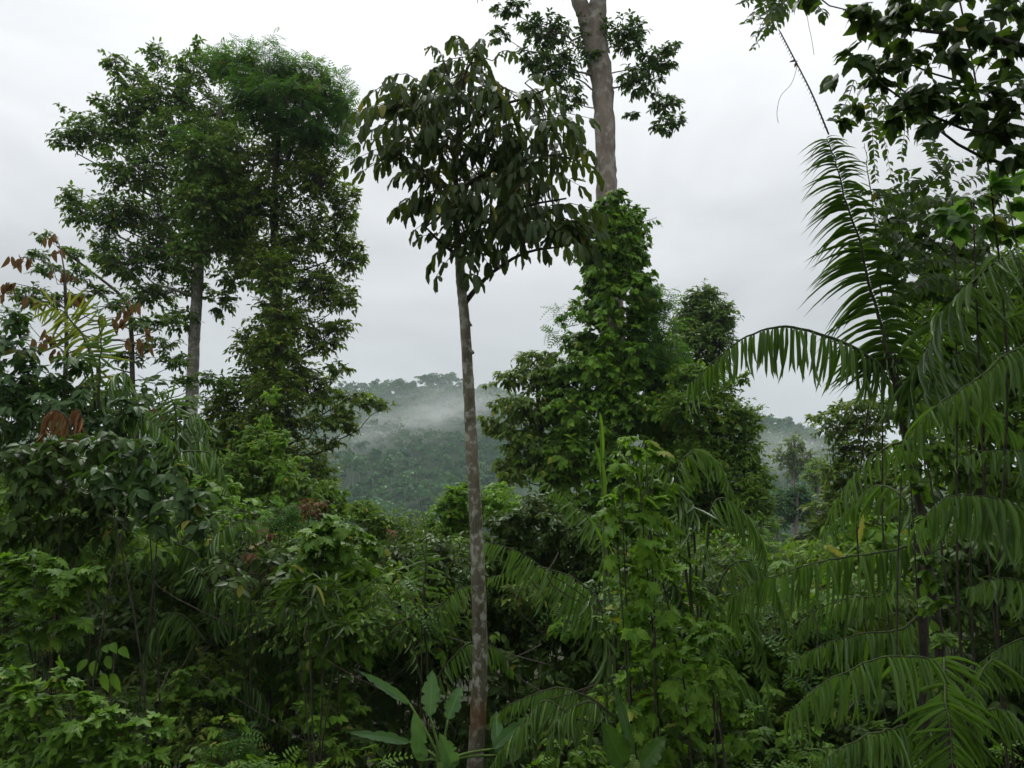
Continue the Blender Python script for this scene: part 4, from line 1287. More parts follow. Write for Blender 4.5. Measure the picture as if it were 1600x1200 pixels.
frond(o, r, [(325, 1080), (290, 1050), (260, 1080), (245, 1140)], 10.2, 54, n=36, hang=.7, wpx=5)
frond(o, r, [(330, 1100), (370, 1060), (410, 1090), (425, 1150)], 10.2, 50, n=36, hang=.7, wpx=5)
frond(o, r, [(110, 960), (90, 860), (60, 850), (40, 880)], 10.0, 50, n=30, hang=.7, wpx=5)

o, r = palm_thing('palm', 'palm carrying a hanging reddish-brown dead frond above the dark thicket', (80, 900), 9.6)
frond(o, r, [(100, 760), (110, 670), (92, 640), (72, 650), (64, 690)], 9.6, 40, n=30, hang=.85, wpx=6, mat='dead_frond', label='reddish-brown withered frond', rmat='rachis_dark')
frond(o, r, [(100, 760), (115, 680), (125, 650), (118, 640), (100, 660)], 9.6, 34, n=20, hang=.9, wpx=5, mat='dead_frond', label='reddish-brown withered frond', rmat='rachis_dark')
frond(o, r, [(96, 780), (60, 720), (30, 715), (5, 740)], 9.6, 44, n=34, hang=.75, wpx=6)
frond(o, r, [(98, 780), (140, 740), (160, 770), (172, 820)], 9.8, 50, n=34, hang=.75, wpx=5)

# ------------------------------------------------------------------ thicket: shrubs, climbers, vines, broad leaves
def dead_leaf_tree():
    d = 13.0
    k = mpp(d)
    root = P(100, 900, d); root[2] = float(H(root[0], root[1]))
    o = thing('withered_tree', 'thin branching tree hung with clusters of dry brown leaves above the bright palm', 'tree', root)
    mb, c, rr = trunk_mesh([root] + px_pts([(104, 760, 8), (100, 640, 7), (104, 540, 6), (102, 450, 5), (100, 420, 3)], d), [.06, .05, .04, .035, .025, .012], 7)
    link('trunk', mb.mesh('trunk', 'bark_dark', root), o)
    lv = Leaves()
    for (x, y, n) in ((30, 412, 8), (103, 438, 10), (85, 378, 3), (90, 400, 3), (20, 452, 8), (60, 478, 6), (165, 512, 5), (190, 505, 7), (210, 482, 4), (232, 518, 3), (200, 540, 4), (75, 532, 8), (58, 545, 6), (130, 476, 6), (12, 470, 4), (115, 470, 5), (90, 560, 5), (240, 650, 5), (252, 668, 4), (228, 545, 3)):
        q = P(x, y - 10, d + rng.uniform(-.5, .5))
        a = c[int(np.argmin(np.abs(c[:, 2] - (q[2] - .3 * abs(q[0] - c[0, 0])))))]
        bm_ = MB()
        cv = catmull([a, (a + q) / 2 + np.array([0, 0, .10]), q], 8)
        bm_.tube(cv, np.linspace(.014, .005, 8), 5)
        link('branch', bm_.mesh('branch', 'twig', root), o)
        p = q + rng.normal(size=(n, 3)) * np.array([.09, .08, .04])
        dd = np.array([0, 0, -1.0]) + rng.normal(size=(n, 3)) * .28
        L = rng.uniform(14, 23, n) * k
        lv.add(p, dd, rng.normal(size=(n, 3)) + np.array([0, -1.0, 0]), L, L * rng.uniform(.38, .52, n))
    emit(lv, 'ovate', 'dead', o, root, single='leaf', indiv=300)


dead_leaf_tree()

tree('broad_leaf_shrub', 'large shrub with big glossy grey-green leaves catching the light', 'shrub', 8.6,
     [(165, 735, 30, 16), (215, 720, 34, 22), (255, 745, 34, 28), (230, 770, 40, 26), (275, 790, 36, 28), (180, 760, 34, 22), (300, 770, 28, 22), (255, 815, 36, 20), (310, 815, 22, 20), (205, 690, 26, 14), (140, 745, 20, 12)],
     S(kind='ovate', px=30, mat='glossy', cov=1.3, lpt=6, droop=.55, face=.6, up=.8, twig_r=.005), indiv=300, stems=4, base=(230, 900))
tree('broad_leaf_shrub', 'tall dark leafy thicket tree filling the edge below the dry brown leaves', 'shrub', 11.5,
     [(25, 540, 30, 34), (15, 600, 30, 40), (60, 590, 36, 30), (110, 610, 36, 26), (25, 650, 36, 34), (80, 640, 36, 30), (140, 660, 34, 28), (190, 640, 30, 24), (30, 500, 20, 20), (120, 570, 24, 18)],
     S(kind='ovate', px=25, mat='glossy', cov=1.5, lpt=7, droop=.45, face=.6, twig_r=.006), indiv=220, stems=4, base=(60, 860))
tree('broad_leaf_shrub', 'shadowy broad-leaved shrub under the reddish-brown dead frond', 'shrub', 9.2,
     [(40, 720, 44, 34), (100, 715, 40, 34), (60, 770, 50, 36), (130, 780, 46, 36), (30, 820, 40, 34), (100, 830, 50, 34), (170, 820, 46, 30), (190, 780, 36, 26), (160, 700, 36, 26)],
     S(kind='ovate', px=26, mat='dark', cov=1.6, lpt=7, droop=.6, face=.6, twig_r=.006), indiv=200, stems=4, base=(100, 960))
tree('lobed_vine', 'lobed-leaf vine draped in steps over the bank at the edge under the broad-leaved shrub', 'vine', 7.8,
     [(50, 880, 50, 20), (105, 905, 44, 22), (30, 920, 40, 24), (90, 945, 40, 20), (120, 965, 30, 16), (30, 975, 36, 24), (15, 1010, 26, 20), (80, 985, 40, 20), (140, 895, 24, 14)],
     S(kind='lobed', px=25, mat='vine', cov=1.4, lpt=6, droop=.35, face=.5, up=1.2, twig_r=.004), indiv=260, stems=3, base=(60, 1060))
tree('lobed_bush', 'bright green lobed-leaf bush spreading low at the bottom corner of the dark bank', 'bush', 6.8,
     [(60, 1090, 50, 22), (110, 1105, 46, 24), (30, 1120, 40, 26), (150, 1130, 50, 26), (80, 1150, 60, 28), (200, 1150, 46, 26), (140, 1175, 56, 24), (40, 1185, 50, 24), (220, 1185, 46, 22), (20, 1060, 30, 18), (95, 1060, 30, 14), (250, 1130, 24, 14), (100, 1215, 90, 20)],
     S(kind='lobed3', px=27, mat='vine', cov=1.35, lpt=6, droop=.3, face=.4, up=1.3, twig_r=.004), indiv=300, stems=3, base=(120, 1230))
tree('ivy_mound', 'rounded mound of ivy-like leaves overlapping like tiles beside the dark hollow', 'vine', 9.6,
     [(510, 818, 34, 14), (540, 840, 40, 24), (495, 850, 38, 24), (530, 880, 46, 28), (480, 890, 36, 26), (560, 900, 34, 34), (510, 930, 44, 30), (545, 965, 40, 30), (495, 975, 36, 30), (455, 915, 30, 26), (550, 1010, 36, 30), (500, 1025, 36, 26), (580, 860, 18, 24)],
     S(kind='lobed', px=23, mat='vine', cov=1.7, lpt=6, droop=.6, face=.9, up=.7, twig_r=.004), indiv=300, stems=3, base=(520, 1060))
tree('yellow_green_shrub', 'fine-leaved yellow-green shrub heaped against the foot of the vine-wrapped tree', 'shrub', 18,
     [(400, 690, 36, 26), (380, 730, 40, 30), (440, 740, 50, 30), (470, 770, 46, 28), (500, 790, 40, 24), (420, 780, 50, 30), (370, 780, 36, 28), (520, 770, 22, 20), (455, 800, 50, 24), (540, 800, 26, 18), (395, 820, 44, 26), (345, 740, 24, 26)],
     S(kind='ovate', px=13, mat='shrub', cov=1.8, lpt=8, droop=.35, face=.5, twig_r=.005), indiv=150, stems=4, base=(430, 900))
tree('creeper', 'pale trailing creeper running down through the yellow-green shrub', 'creeper', 16.5,
     [(437, 690, 14, 20), (440, 720, 12, 16), (415, 660, 14, 12), (445, 745, 16, 14), (400, 700, 14, 14), (470, 720, 14, 10), (425, 620, 10, 14)],
     S(kind='ovate', px=12, mat='vine_bright', cov=1.5, lpt=6, droop=.4, face=.8, twig_r=.004), base=(435, 860), stems=2)
tree('feathery_shrub', 'bright feathery shrub tucked in front of the yellow-green shrub', 'shrub', 11.5,
     [(440, 800, 26, 16), (455, 815, 24, 14), (425, 820, 20, 12), (470, 800, 14, 12)], S(kind='pinnate', px=26, mat='liana', cov=1.8, lpt=5, droop=.3, face=.4, twig_r=.004), base=(450, 900), stems=2)
tree('orange_leaf_shrub', 'low shrub with orange and yellowing leaves on the rim below the hill view', 'shrub', 17,
     [(590, 820, 30, 18), (570, 800, 26, 16), (610, 845, 26, 14), (640, 850, 20, 12), (560, 840, 30, 16)], S(kind='hex', px=10, mat='shrub', cov=1.7, lpt=8, droop=.3, face=.4, twig_r=.006), base=(590, 930), stems=3)
tree('withered_creeper', 'small bunch of reddish-brown withered leaves hanging on the rim by the hill view', 'creeper', 14,
     [(613, 832, 8, 12)], S(kind='ovate', px=10, mat='dead', cov=.8, lpt=4, droop=.8, face=.3, twig_r=.004), base=(613, 920), stems=1)
tree('withered_creeper', 'crumpled dry brown leaves caught above the ivy mound', 'creeper', 10.4,
     [(485, 800, 18, 16), (505, 790, 10, 12), (478, 785, 10, 10)], S(kind='ovate', px=12, mat='dead', cov=.6, lpt=4, droop=.8, face=.3, twig_r=.004), base=(490, 900), stems=1)
tree('withered_creeper', 'dark brown curled leaves hanging in shadow at the edge of the black hollow', 'creeper', 10.0,
     [(392, 862, 10, 16), (418, 832, 12, 8)], S(kind='ovate', px=15, mat='dead', cov=.6, lpt=4, droop=.9, face=.3, twig_r=.004), base=(400, 960), stems=1)
tree('bright_shrub', 'bright yellow-green shrub just beside the central trunk under the hill view', 'shrub', 17,
     [(715, 775, 26, 18), (700, 800, 30, 24), (680, 830, 26, 20), (725, 815, 30, 26), (760, 790, 30, 26), (705, 845, 34, 20), (780, 770, 24, 16), (790, 800, 34, 28), (735, 760, 14, 10)],
     S(kind='hex', px=11, mat='vine_bright', cov=1.9, lpt=9, droop=.3, face=.5, twig_r=.006), base=(730, 950), stems=4)
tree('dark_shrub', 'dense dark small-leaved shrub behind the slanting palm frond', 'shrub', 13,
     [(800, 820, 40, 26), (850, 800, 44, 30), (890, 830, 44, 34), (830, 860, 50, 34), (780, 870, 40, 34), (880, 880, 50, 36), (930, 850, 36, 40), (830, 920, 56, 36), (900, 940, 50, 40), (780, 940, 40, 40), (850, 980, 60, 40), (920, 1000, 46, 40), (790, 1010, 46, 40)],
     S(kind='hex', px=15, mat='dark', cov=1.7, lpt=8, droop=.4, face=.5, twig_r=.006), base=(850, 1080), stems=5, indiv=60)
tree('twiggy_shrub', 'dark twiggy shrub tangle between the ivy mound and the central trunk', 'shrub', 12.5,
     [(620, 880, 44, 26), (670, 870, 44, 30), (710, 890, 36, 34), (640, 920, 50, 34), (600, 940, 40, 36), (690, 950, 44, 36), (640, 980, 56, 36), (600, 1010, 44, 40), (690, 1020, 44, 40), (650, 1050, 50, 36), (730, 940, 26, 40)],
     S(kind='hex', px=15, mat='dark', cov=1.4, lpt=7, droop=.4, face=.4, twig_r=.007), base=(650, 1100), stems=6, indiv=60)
tree('grass_clump', 'tall bamboo-like grass with narrow pointed leaves in front of the ivy mound', 'grass', 8.2,
     [(480, 915, 24, 30), (510, 940, 26, 34), (460, 940, 22, 26), (530, 980, 20, 26)], S(kind='lance', px=44, mat='dark', cov=.8, lpt=6, droop=.2, face=.4, aspect=.16, twig_r=.004), base=(500, 1090), stems=5, indiv=120)

tree('lobed_vine', 'tower of large lobed light-green vine leaves rising in front of the shaggy palm', 'vine', 8.0,
     [(985, 700, 30, 18), (1010, 725, 36, 24), (970, 745, 24, 26), (1000, 770, 36, 26), (960, 785, 18, 22), (1020, 800, 36, 26), (980, 820, 34, 28), (1010, 855, 36, 28), (965, 860, 22, 28), (1000, 900, 40, 30), (1040, 900, 30, 26), (975, 940, 30, 30), (1020, 950, 40, 30), (1060, 960, 30, 30), (985, 990, 34, 30), (1045, 1010, 40, 30), (1000, 1050, 40, 34), (1070, 1060, 40, 34), (1030, 1100, 44, 34), (1095, 1110, 36, 30), (1050, 1150, 50, 30), (990, 1120, 30, 30), (1010, 690, 16, 12)],
     S(kind='lobed', px=30, mat='vine_bright', cov=.6, lpt=6, droop=.6, face=.9, up=.7, twig_r=.004, jit=.3), indiv=300, stems=5, base=(1020, 1200), cl_jit=.4)
tree('lobed_vine', 'few big pale lobed leaves trailing over the dark fronds low in the thicket', 'vine', 7.0,
     [(1110, 985, 26, 20), (1100, 1010, 24, 20), (1120, 1040, 26, 16), (1090, 1065, 26, 24), (1130, 1095, 20, 16), (1085, 1020, 16, 16), (1180, 1130, 24, 18), (1195, 1155, 22, 14), (1150, 1150, 20, 16)],
     S(kind='lobed', px=29, mat='vine', cov=.9, lpt=5, droop=.5, face=.9, up=.8, twig_r=.004), indiv=200, stems=3, base=(1110, 1220))

tree('far_bank_shrub', 'airy feathery-topped shrub on the far side of the misty gap behind the palm', 'shrub', 22,
     [(1290, 650, 24, 12), (1320, 638, 30, 14), (1360, 630, 36, 16), (1305, 670, 36, 20), (1350, 665, 44, 26), (1395, 650, 36, 26), (1320, 705, 36, 26), (1370, 710, 44, 30), (1300, 745, 26, 26), (1340, 755, 44, 30), (1395, 760, 40, 36), (1290, 790, 28, 28), (1330, 805, 44, 30), (1380, 815, 44, 34), (1275, 830, 24, 22), (1270, 655, 8, 5)],
     S(kind='elliptic', px=14, mat='tree_warm', cov=1.4, lpt=8, droop=.3, face=.4, twig_r=.008), base=(1340, 960), stems=5, indiv=0)
tree('bright_shrub', 'bright lush shrub with pale young leaves under the far-bank shrub', 'shrub', 13,
     [(1320, 830, 30, 20), (1350, 820, 34, 24), (1300, 860, 34, 18), (1345, 860, 40, 24), (1390, 850, 34, 26), (1270, 875, 34, 14), (1240, 890, 30, 14), (1310, 900, 50, 20), (1380, 900, 40, 24), (1340, 950, 60, 30), (1270, 940, 50, 30), (1400, 960, 40, 30)],
     S(kind='ovate', px=22, mat='vine_bright', cov=1.3, lpt=7, droop=.4, face=.5, twig_r=.005), base=(1330, 1060), stems=4, indiv=200)
tree('deep_shrub', 'green sunlit foliage glimpsed through the fronds in the middle of the thicket', 'shrub', 11.5,
     [(1180, 960, 50, 36), (1240, 980, 50, 40), (1300, 1000, 50, 40), (1360, 1010, 50, 40), (1180, 1040, 50, 40), (1240, 1060, 50, 40), (1300, 1080, 60, 40), (1150, 1100, 50, 40), (1220, 1130, 60, 40), (1290, 1150, 60, 40), (1400, 1050, 40, 50), (1120, 1170, 60, 40)],
     S(kind='ovate', px=20, mat='shrub', cov=1.25, lpt=7, droop=.4, face=.5, twig_r=.005), base=(1250, 1200), stems=5, indiv=120)
tree('thicket_tree', 'tall leafy tree of broad soft leaves filling the bank behind the big palm', 'tree', 11.5,
     [(1450, 430, 46, 34), (1500, 410, 46, 36), (1550, 430, 50, 40), (1600, 420, 46, 46), (1460, 490, 46, 40), (1520, 490, 54, 46), (1590, 500, 46, 50), (1450, 560, 46, 44), (1520, 570, 54, 46), (1590, 590, 50, 50), (1460, 640, 50, 44), (1530, 650, 54, 46), (1600, 670, 46, 50), (1440, 700, 40, 40), (1500, 730, 54, 46), (1580, 750, 54, 46), (1640, 560, 50, 80)],
     S(kind='ovate', px=21, mat='shrub', cov=2.0, lpt=7, droop=.45, face=.5, twig_r=.006), trunk=[(1540, 900, 16), (1535, 760, 14), (1530, 600, 10), (1530, 470, 6)], bark='bark_dark', indiv=150)
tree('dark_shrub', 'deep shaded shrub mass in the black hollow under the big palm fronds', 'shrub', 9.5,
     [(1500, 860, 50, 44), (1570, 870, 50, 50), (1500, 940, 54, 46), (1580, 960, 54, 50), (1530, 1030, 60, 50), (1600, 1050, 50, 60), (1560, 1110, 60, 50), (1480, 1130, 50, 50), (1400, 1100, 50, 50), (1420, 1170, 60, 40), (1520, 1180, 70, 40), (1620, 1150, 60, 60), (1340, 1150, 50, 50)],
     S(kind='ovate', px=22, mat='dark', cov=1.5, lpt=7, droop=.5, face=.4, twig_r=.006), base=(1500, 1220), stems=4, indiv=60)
tree('climbing_vine', 'climber with small rounded leaves in rows twining above the palm crown', 'vine', 8.6,
     [(1390, 340, 24, 16), (1420, 330, 30, 18), (1380, 370, 26, 18), (1430, 370, 36, 22), (1480, 350, 36, 24), (1410, 405, 36, 22), (1460, 400, 40, 26), (1510, 380, 40, 28), (1420, 450, 36, 28), (1470, 450, 40, 30), (1500, 320, 30, 20), (1360, 400, 14, 12), (1550, 360, 34, 30), (1535, 310, 26, 18)],
     S(kind='ovate', px=21, mat='corner', cov=1.5, lpt=10, droop=.5, face=.8, up=.5, aspect=.62, twig_r=.004), indiv=300, base=(1450, 1000), stems=3)
def spray_vine(label, d, main, sprays, leaf_px, mat='corner', name='climbing_vine', extra=0):
    """Climber: a main stem and arching side shoots with leaves in two neat rows."""
    k = mpp(d)
    p = px_pts([(x, y, 1) for x, y in main], d)
    root = p[0].copy(); root[2] = float(H(root[0], root[1]))
    o = thing(name, label, 'vine', root)
    mb = MB(); mb.tube(catmull([root] + p, 40), np.linspace(.012, .005, 40), 5)
    link('stem', mb.mesh('stem', 'bark_dark', root), o)
    lv, tw = Leaves(), MB()
    rows_ = list(sprays)
    for _ in range(extra):
        sp_ = sprays[int(rng.integers(len(sprays)))]
        jx, jy = rng.normal() * 16, rng.normal() * 14
        rows_.append([(x + jx + rng.normal() * 6, y + jy + rng.normal() * 6) for x, y in sp_])
    for row in rows_:
        dz = rng.uniform(-.5, .5)
        pts = [P(x, y, d + dz + .12 * i * rng.normal()) for i, (x, y) in enumerate(row)]
        L = sum(np.linalg.norm(pts[i + 1] - pts[i]) for i in range(len(pts) - 1))
        n = max(4, int(L / (leaf_px * k * .52)))
        c = catmull(pts, n)
        tw.tube(c, np.linspace(.0045, .0018, n), 4)
        tan = norm(np.gradient(c, axis=0))
        for sg in (-1, 1):
            side = norm(np.cross(tan, np.array([0, -1.0, .35]))) * sg
            dd = side * .95 + tan * .45 + np.array([0, 0, -.28]) + rng.normal(size=c.shape) * .16
            nr = np.array([0, -.9, .6]) + rng.normal(size=c.shape) * .45
            LL = leaf_px * k * np.interp(np.linspace(0, 1, n), [0, .5, 1], [.9, 1.05, .6]) * rng.uniform(.8, 1.15, n)
            keep = rng.random(n) > .08
            lv.add(c[keep], dd[keep], nr[keep], LL[keep], (LL * rng.uniform(.48, .62, n))[keep])
    emit(lv, 'ovate', mat, o, root, single='leaf', mass='foliage', indiv=300)
    link('twigs', tw.mesh('twigs', 'twig', root), o, kind='stuff')


spray_vine('thin climber stems with paired round leaves crossing the sky below the corner branches', 7.0, [(1500, 1000), (1495, 600), (1492, 400), (1488, 310)],
           [[(1488, 310), (1468, 255), (1440, 190), (1425, 150)], [(1385, 150), (1380, 205), (1392, 272)], [(1405, 130), (1414, 190), (1408, 245)], [(1450, 288), (1482, 262), (1528, 247)], [(1440, 262), (1415, 268), (1392, 280)],
            [(1498, 288), (1545, 270), (1600, 258)], [(1450, 225), (1475, 238), (1488, 262)], [(1430, 175), (1455, 180), (1470, 205)], [(1375, 90), (1372, 130), (1380, 170)], [(1335, 125), (1322, 160), (1304, 186)]], 17, extra=3)
spray_vine('climber with arching sprays of small paired leaves woven through the top of the thicket', 7.8, [(1520, 1000), (1515, 600), (1490, 420), (1440, 360)],
           [[(1500, 352), (1450, 336), (1400, 326), (1358, 332)], [(1440, 395), (1400, 372), (1368, 346)], [(1450, 292), (1420, 300), (1380, 306)], [(1425, 362), (1388, 366), (1352, 388)], [(1520, 330), (1480, 322), (1440, 312)], [(1540, 390), (1490, 385), (1450, 372)],
            [(1560, 420), (1500, 410), (1450, 410), (1405, 425)], [(1480, 450), (1440, 440), (1410, 450)], [(1590, 330), (1550, 345), (1515, 372)]], 17, extra=16)
tree('broad_leaf_climber', 'climber with large bright backlit leaves against the sky above the thicket', 'vine', 6.6,
     [(1520, 315, 26, 16), (1575, 310, 26, 36), (1500, 345, 24, 14), (1585, 360, 22, 30), (1540, 345, 20, 14), (1600, 290, 16, 30), (1470, 325, 14, 10)],
     S(kind='heart', px=42, mat='corner_green', cov=.95, lpt=5, droop=.7, face=.4, twig_r=.005), indiv=120, base=(1600, 1000), stems=2)

# branches of the tree that hangs in from the top corner
cl_ = [(1790, -120, 110, 90), (1720, -300, 140, 100), (1840, 60, 90, 80), (1640, -180, 110, 70), (1345, 22, 30, 24), (1262, -4, 24, 12), (1400, 50, 38, 34), (1335, 95, 26, 28), (1380, 120, 34, 24), (1420, 100, 34, 26), (1480, 35, 46, 34), (1545, 30, 54, 36), (1475, 92, 44, 34), (1560, 90, 40, 44), (1480, 150, 44, 34), (1440, 150, 34, 34), (1535, 160, 40, 36), (1400, 185, 34, 22), (1540, 220, 44, 24), (1590, 245, 26, 26), (1350, 165, 22, 14), (1315, 195, 12, 12), (1600, 150, 30, 50), (1420, 10, 50, 24), (1500, -30, 110, 36), (1600, 20, 50, 60), (1305, 122, 12, 8), (1380, 20, 30, 20), (1450, 200, 20, 16), (1500, 195, 30, 20), (1570, 200, 30, 26)]
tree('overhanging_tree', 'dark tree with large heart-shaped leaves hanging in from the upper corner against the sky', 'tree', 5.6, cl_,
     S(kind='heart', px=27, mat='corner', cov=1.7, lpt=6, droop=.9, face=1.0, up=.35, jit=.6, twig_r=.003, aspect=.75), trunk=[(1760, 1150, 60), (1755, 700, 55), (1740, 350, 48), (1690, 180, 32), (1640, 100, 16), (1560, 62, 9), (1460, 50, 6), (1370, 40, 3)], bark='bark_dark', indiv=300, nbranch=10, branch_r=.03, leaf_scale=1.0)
ot = [o for o in bpy.data.objects if o.name.startswith('overhanging_tree')][0]
mb, _c, _r = trunk_mesh(px_pts([(1742, 380, 46), (1752, 200, 42), (1770, 0, 36), (1765, -250, 26), (1740, -450, 14)], 5.62), [w * .5 * mpp(5.6) for w in (46, 42, 36, 26, 14)])
link('limb', mb.mesh('limb', 'bark_dark', ot.location), ot)
spray_vine('light sprays of small paired leaves hanging at the top where the palm whip ends', 6.6, [(1560, 1000), (1570, 500), (1480, -60), (1330, -90), (1230, -40)],
           [[(1236, -30), (1205, -5), (1165, 36)], [(1232, -20), (1205, 12), (1180, 56)], [(1236, -10), (1215, 20), (1200, 52)], [(1240, -15), (1228, 15), (1212, 44)], [(1250, -30), (1262, -5), (1275, 12)], [(1225, -25), (1195, -12), (1160, 5)]], 17, name='overhanging_vine', extra=5)

# banana plants
def banana(label, base, d, leaves, mat='banana'):
    root = P(*base, d); root[2] = float(H(root[0], root[1]))
    o = thing('banana_plant', label, 'banana plant', root)
    k = mpp(d)
    mb = MB()
    top = P(base[0], base[1], d)
    mb.tube(catmull([root + np.array([0, 0, -.1]), (root + top) / 2, top], 8), np.linspace(.08, .05, 8), 9)
    link('stem', mb.mesh('stem', 'stalk', root), o)
    for (bx, by, tx, ty, w, curl, dz) in leaves:
        b, t = P(bx, by, d), P(tx, ty, d + dz)
        ax = t - b
        Lg = np.linalg.norm(ax)
        ax /= Lg
        face = np.array([rng.uniform(-.25, .25), -1.0, .55])
        z = norm(face - (face @ ax) * ax)
        x = np.cross(ax, z)
        n = 22
        s = np.linspace(0, 1, n)
        prof = np.sin(np.clip(s * 1.03, 0, 1) ** .8 * math.pi) ** .62 * .5 * w * k
        prof[0] = prof[-1] = 0.002
        bend = -curl * Lg * s * s
        cols = np.array([-1, -.5, -.06, 0.06, .5, 1])
        tear = 1 - np.abs(.10 * rng.normal(size=(n, 6))); tear[rng.random((n, 6)) < .06] = .55; tear[:, 1:5] = 1
        V = b + ax * (s * Lg)[:, None, None] + x * (prof[:, None] * cols[None] * tear)[:, :, None] + z * (bend[:, None] + (np.abs(cols) * .35)[None] * prof[:, None] + .012 * rng.normal(size=(n, 6)) * (np.abs(cols) > .9) - .006 * (np.abs(cols) < .1))[:, :, None]
        ii = np.arange(n - 1)[:, None] * 6 + np.arange(5)[None]
        q = np.stack([ii, ii + 1, ii + 7, ii + 6], -1).reshape(-1, 4)
        a = np.zeros((n, 6, 3)); a[:, :, 0] = cols; a[:, :, 1] = s[:, None]; a[:, :, 2] = rng.random()
        lm = MB()
        lm.add(V.reshape(-1, 3), q, None, a.reshape(-1, 3))
        link('leaf', lm.mesh('leaf', mat, root), o)
        sm = MB()
        sm.tube(catmull([top, (top + b) / 2 + np.array([0, 0, .02]), b], 6), np.linspace(.02, .011, 6), 5)
        link('leaf_stalk', sm.mesh('leaf_stalk', 'stalk', root), o)


banana('young banana plant with upright paddle leaves beside the foot of the central trunk', (690, 1190), 8.7,
       [(672, 1120, 675, 1046, 30, .08, .1), (700, 1124, 720, 1070, 26, .15, .1), (640, 1100, 567, 1047, 15, .25, -.2), (640, 1160, 552, 1139, 16, .3, -.2), (778, 1180, 776, 1106, 20, .1, .3), (660, 1190, 648, 1120, 26, .15, -.3), (770, 1170, 838, 1108, 22, .25, .2), (708, 1200, 690, 1150, 30, .1, -.3)])
banana('dark broad-bladed plant low in shadow beside the slanting palm', (990, 1190), 6.4,
       [(975, 1195, 945, 1132, 42, .1, -.2), (990, 1180, 960, 1068, 16, .1, .1), (1000, 1200, 1040, 1150, 30, .2, 0)], mat='glossy')
banana('single pale upright blade sprouting among the shrubs below the hazy gap', (1310, 885), 11.0,
       [(1318, 872, 1290, 850, 9, .1, 0), (1340, 850, 1352, 800, 9, .1, 0)], mat='yellow_leaf')


def stalk_thing(name, label, cat, pts, d, r, mat, extra=None):
    p = px_pts([(x, y, 1) for x, y in pts], d)
    root = p[0].copy(); root[2] = min(root[2], float(H(root[0], root[1])))
    o = thing(name, label, cat, root)
    c = catmull([root] + p, 30)
    mb = MB(); mb.tube(c, np.linspace(r, r * .3, 30), 6)
    link('stem', mb.mesh('stem', mat, root), o)
    if extra:
        lv = Leaves()
        for (x, y, tx, ty, w) in extra:
            a, b = P(x, y, d), P(tx, ty, d)
            lv.add(a[None], (b - a)[None], np.array([[0.2, -1, .4]]), np.array([np.linalg.norm(b - a)]), np.array([w * mpp(d)]))
        emit(lv, 'lance', 'vine_bright', o, root, single='blade', indiv=300)
    return o


stalk_thing('ginger_stalk', 'tall upright yellow-green stalk standing in front of the vine tower', 'plant', [(944, 900), (942, 800), (940, 720), (938, 660)], 9.4, .02, 'stalk', [(940, 720, 939, 642, 7), (941, 760, 934, 690, 6), (942, 790, 950, 720, 6), (944, 860, 926, 800, 5)])
stalk_thing('bare_stem', 'thin bare stem rising through the tangle beside the central trunk', 'plant', [(658, 1060), (660, 940), (666, 850), (656, 780)], 10.2, .012, 'twig')
for lab, pts, d in (('thin tendril dangling from the top of the sky beside the palm whip', [(1258, -20), (1262, 30), (1268, 60), (1272, 86)], 6.6), ('fine curling tendril hanging off the palm whip', [(1246, 102), (1237, 130), (1220, 150), (1214, 175), (1216, 192)], 7.3),
                    ('fine curled tendril sticking out from the side of the vine tower', [(990, 352), (1005, 346), (1014, 344), (1026, 340)], 23.5)):
    p = px_pts([(x, y, 1) for x, y in pts], d)
    mb = MB(); mb.tube(catmull(p, 16), .0022 * d / 6.6, 4)
    o = link('tendril', mb.mesh('tendril', 'twig', p[0])); o.location = p[0]
    o['label'] = lab; o['category'] = 'tendril'
p = P(1243, 98, 7.4)
lv = Leaves(); lv.add(p[None] + np.array([[0, 0, .01], [.02, 0, 0], [-.01, 0, .01]]), np.array([[-.9, 0, .2], [-.5, .2, -.6], [.8, 0, .3]]), np.array([[0, -1, .4]] * 3), np.array([.06, .05, .04]), np.array([.03, .03, .02]))
pp, x_, d_, z_, L_, W_ = lv.arrays()
mb = MB(); put_leaves(mb, T['ovate'], pp, x_, d_, z_, L_, W_)
o = link('dried_leaf', mb.mesh('dried_leaf', 'dead', p)); o.location = p
o['label'] = 'small dark dried leaf caught on the palm whip'; o['category'] = 'leaf'

# four yellow leaves hanging in the black hollow
root = P(170, 1100, 8.2); root[2] = float(H(root[0], root[1]))
o = thing('sapling', 'thin sapling with a few pale yellow-green leaves hanging against the black hollow', 'sapling', root)
mb = MB(); mb.tube(catmull([root, P(176, 1060, 8.2), P(172, 1000, 8.2)], 12), np.linspace(.012, .004, 12), 5)
link('stem', mb.mesh('stem', 'twig', root), o)
lv = Leaves()
for (x, y, tx, ty) in ((136, 1030, 122, 1046), (148, 1032, 144, 1050), (160, 1052, 164, 1072), (174, 1052, 182, 1072), (165, 1008, 166, 1016), (175, 1005, 178, 1015), (188, 1012, 196, 1022), (166, 1025, 172, 1042)):
    a, b = P(x, y, 8.2), P(tx, ty, 8.1)
    lv.add(a[None], (b - a)[None], np.array([[0.1, -1, .5]]), np.array([np.linalg.norm(b - a) * 1.15]), np.array([13 * mpp(8.2)]))
emit(lv, 'ovate', 'vine_bright', o, root, single='leaf', indiv=300)

# ------------------------------------------------------------------ undergrowth that nobody could count
def undergrowth(name, rows, kind, px, mat, cov, **kw):
    lv, tw = Leaves(), MB()
    for (x, y, rx, ry, d) in rows:
        k = mpp(d)
        clump(lv, tw, P(x, y, d), np.array([rx * k, (rx + ry) * .5 * k, ry * k]), kind, px * k, cov=cov, lpt=7, twig_r=.006, **kw)
    emit(lv, kind, mat, None, (0, 0, 0), mass=name)


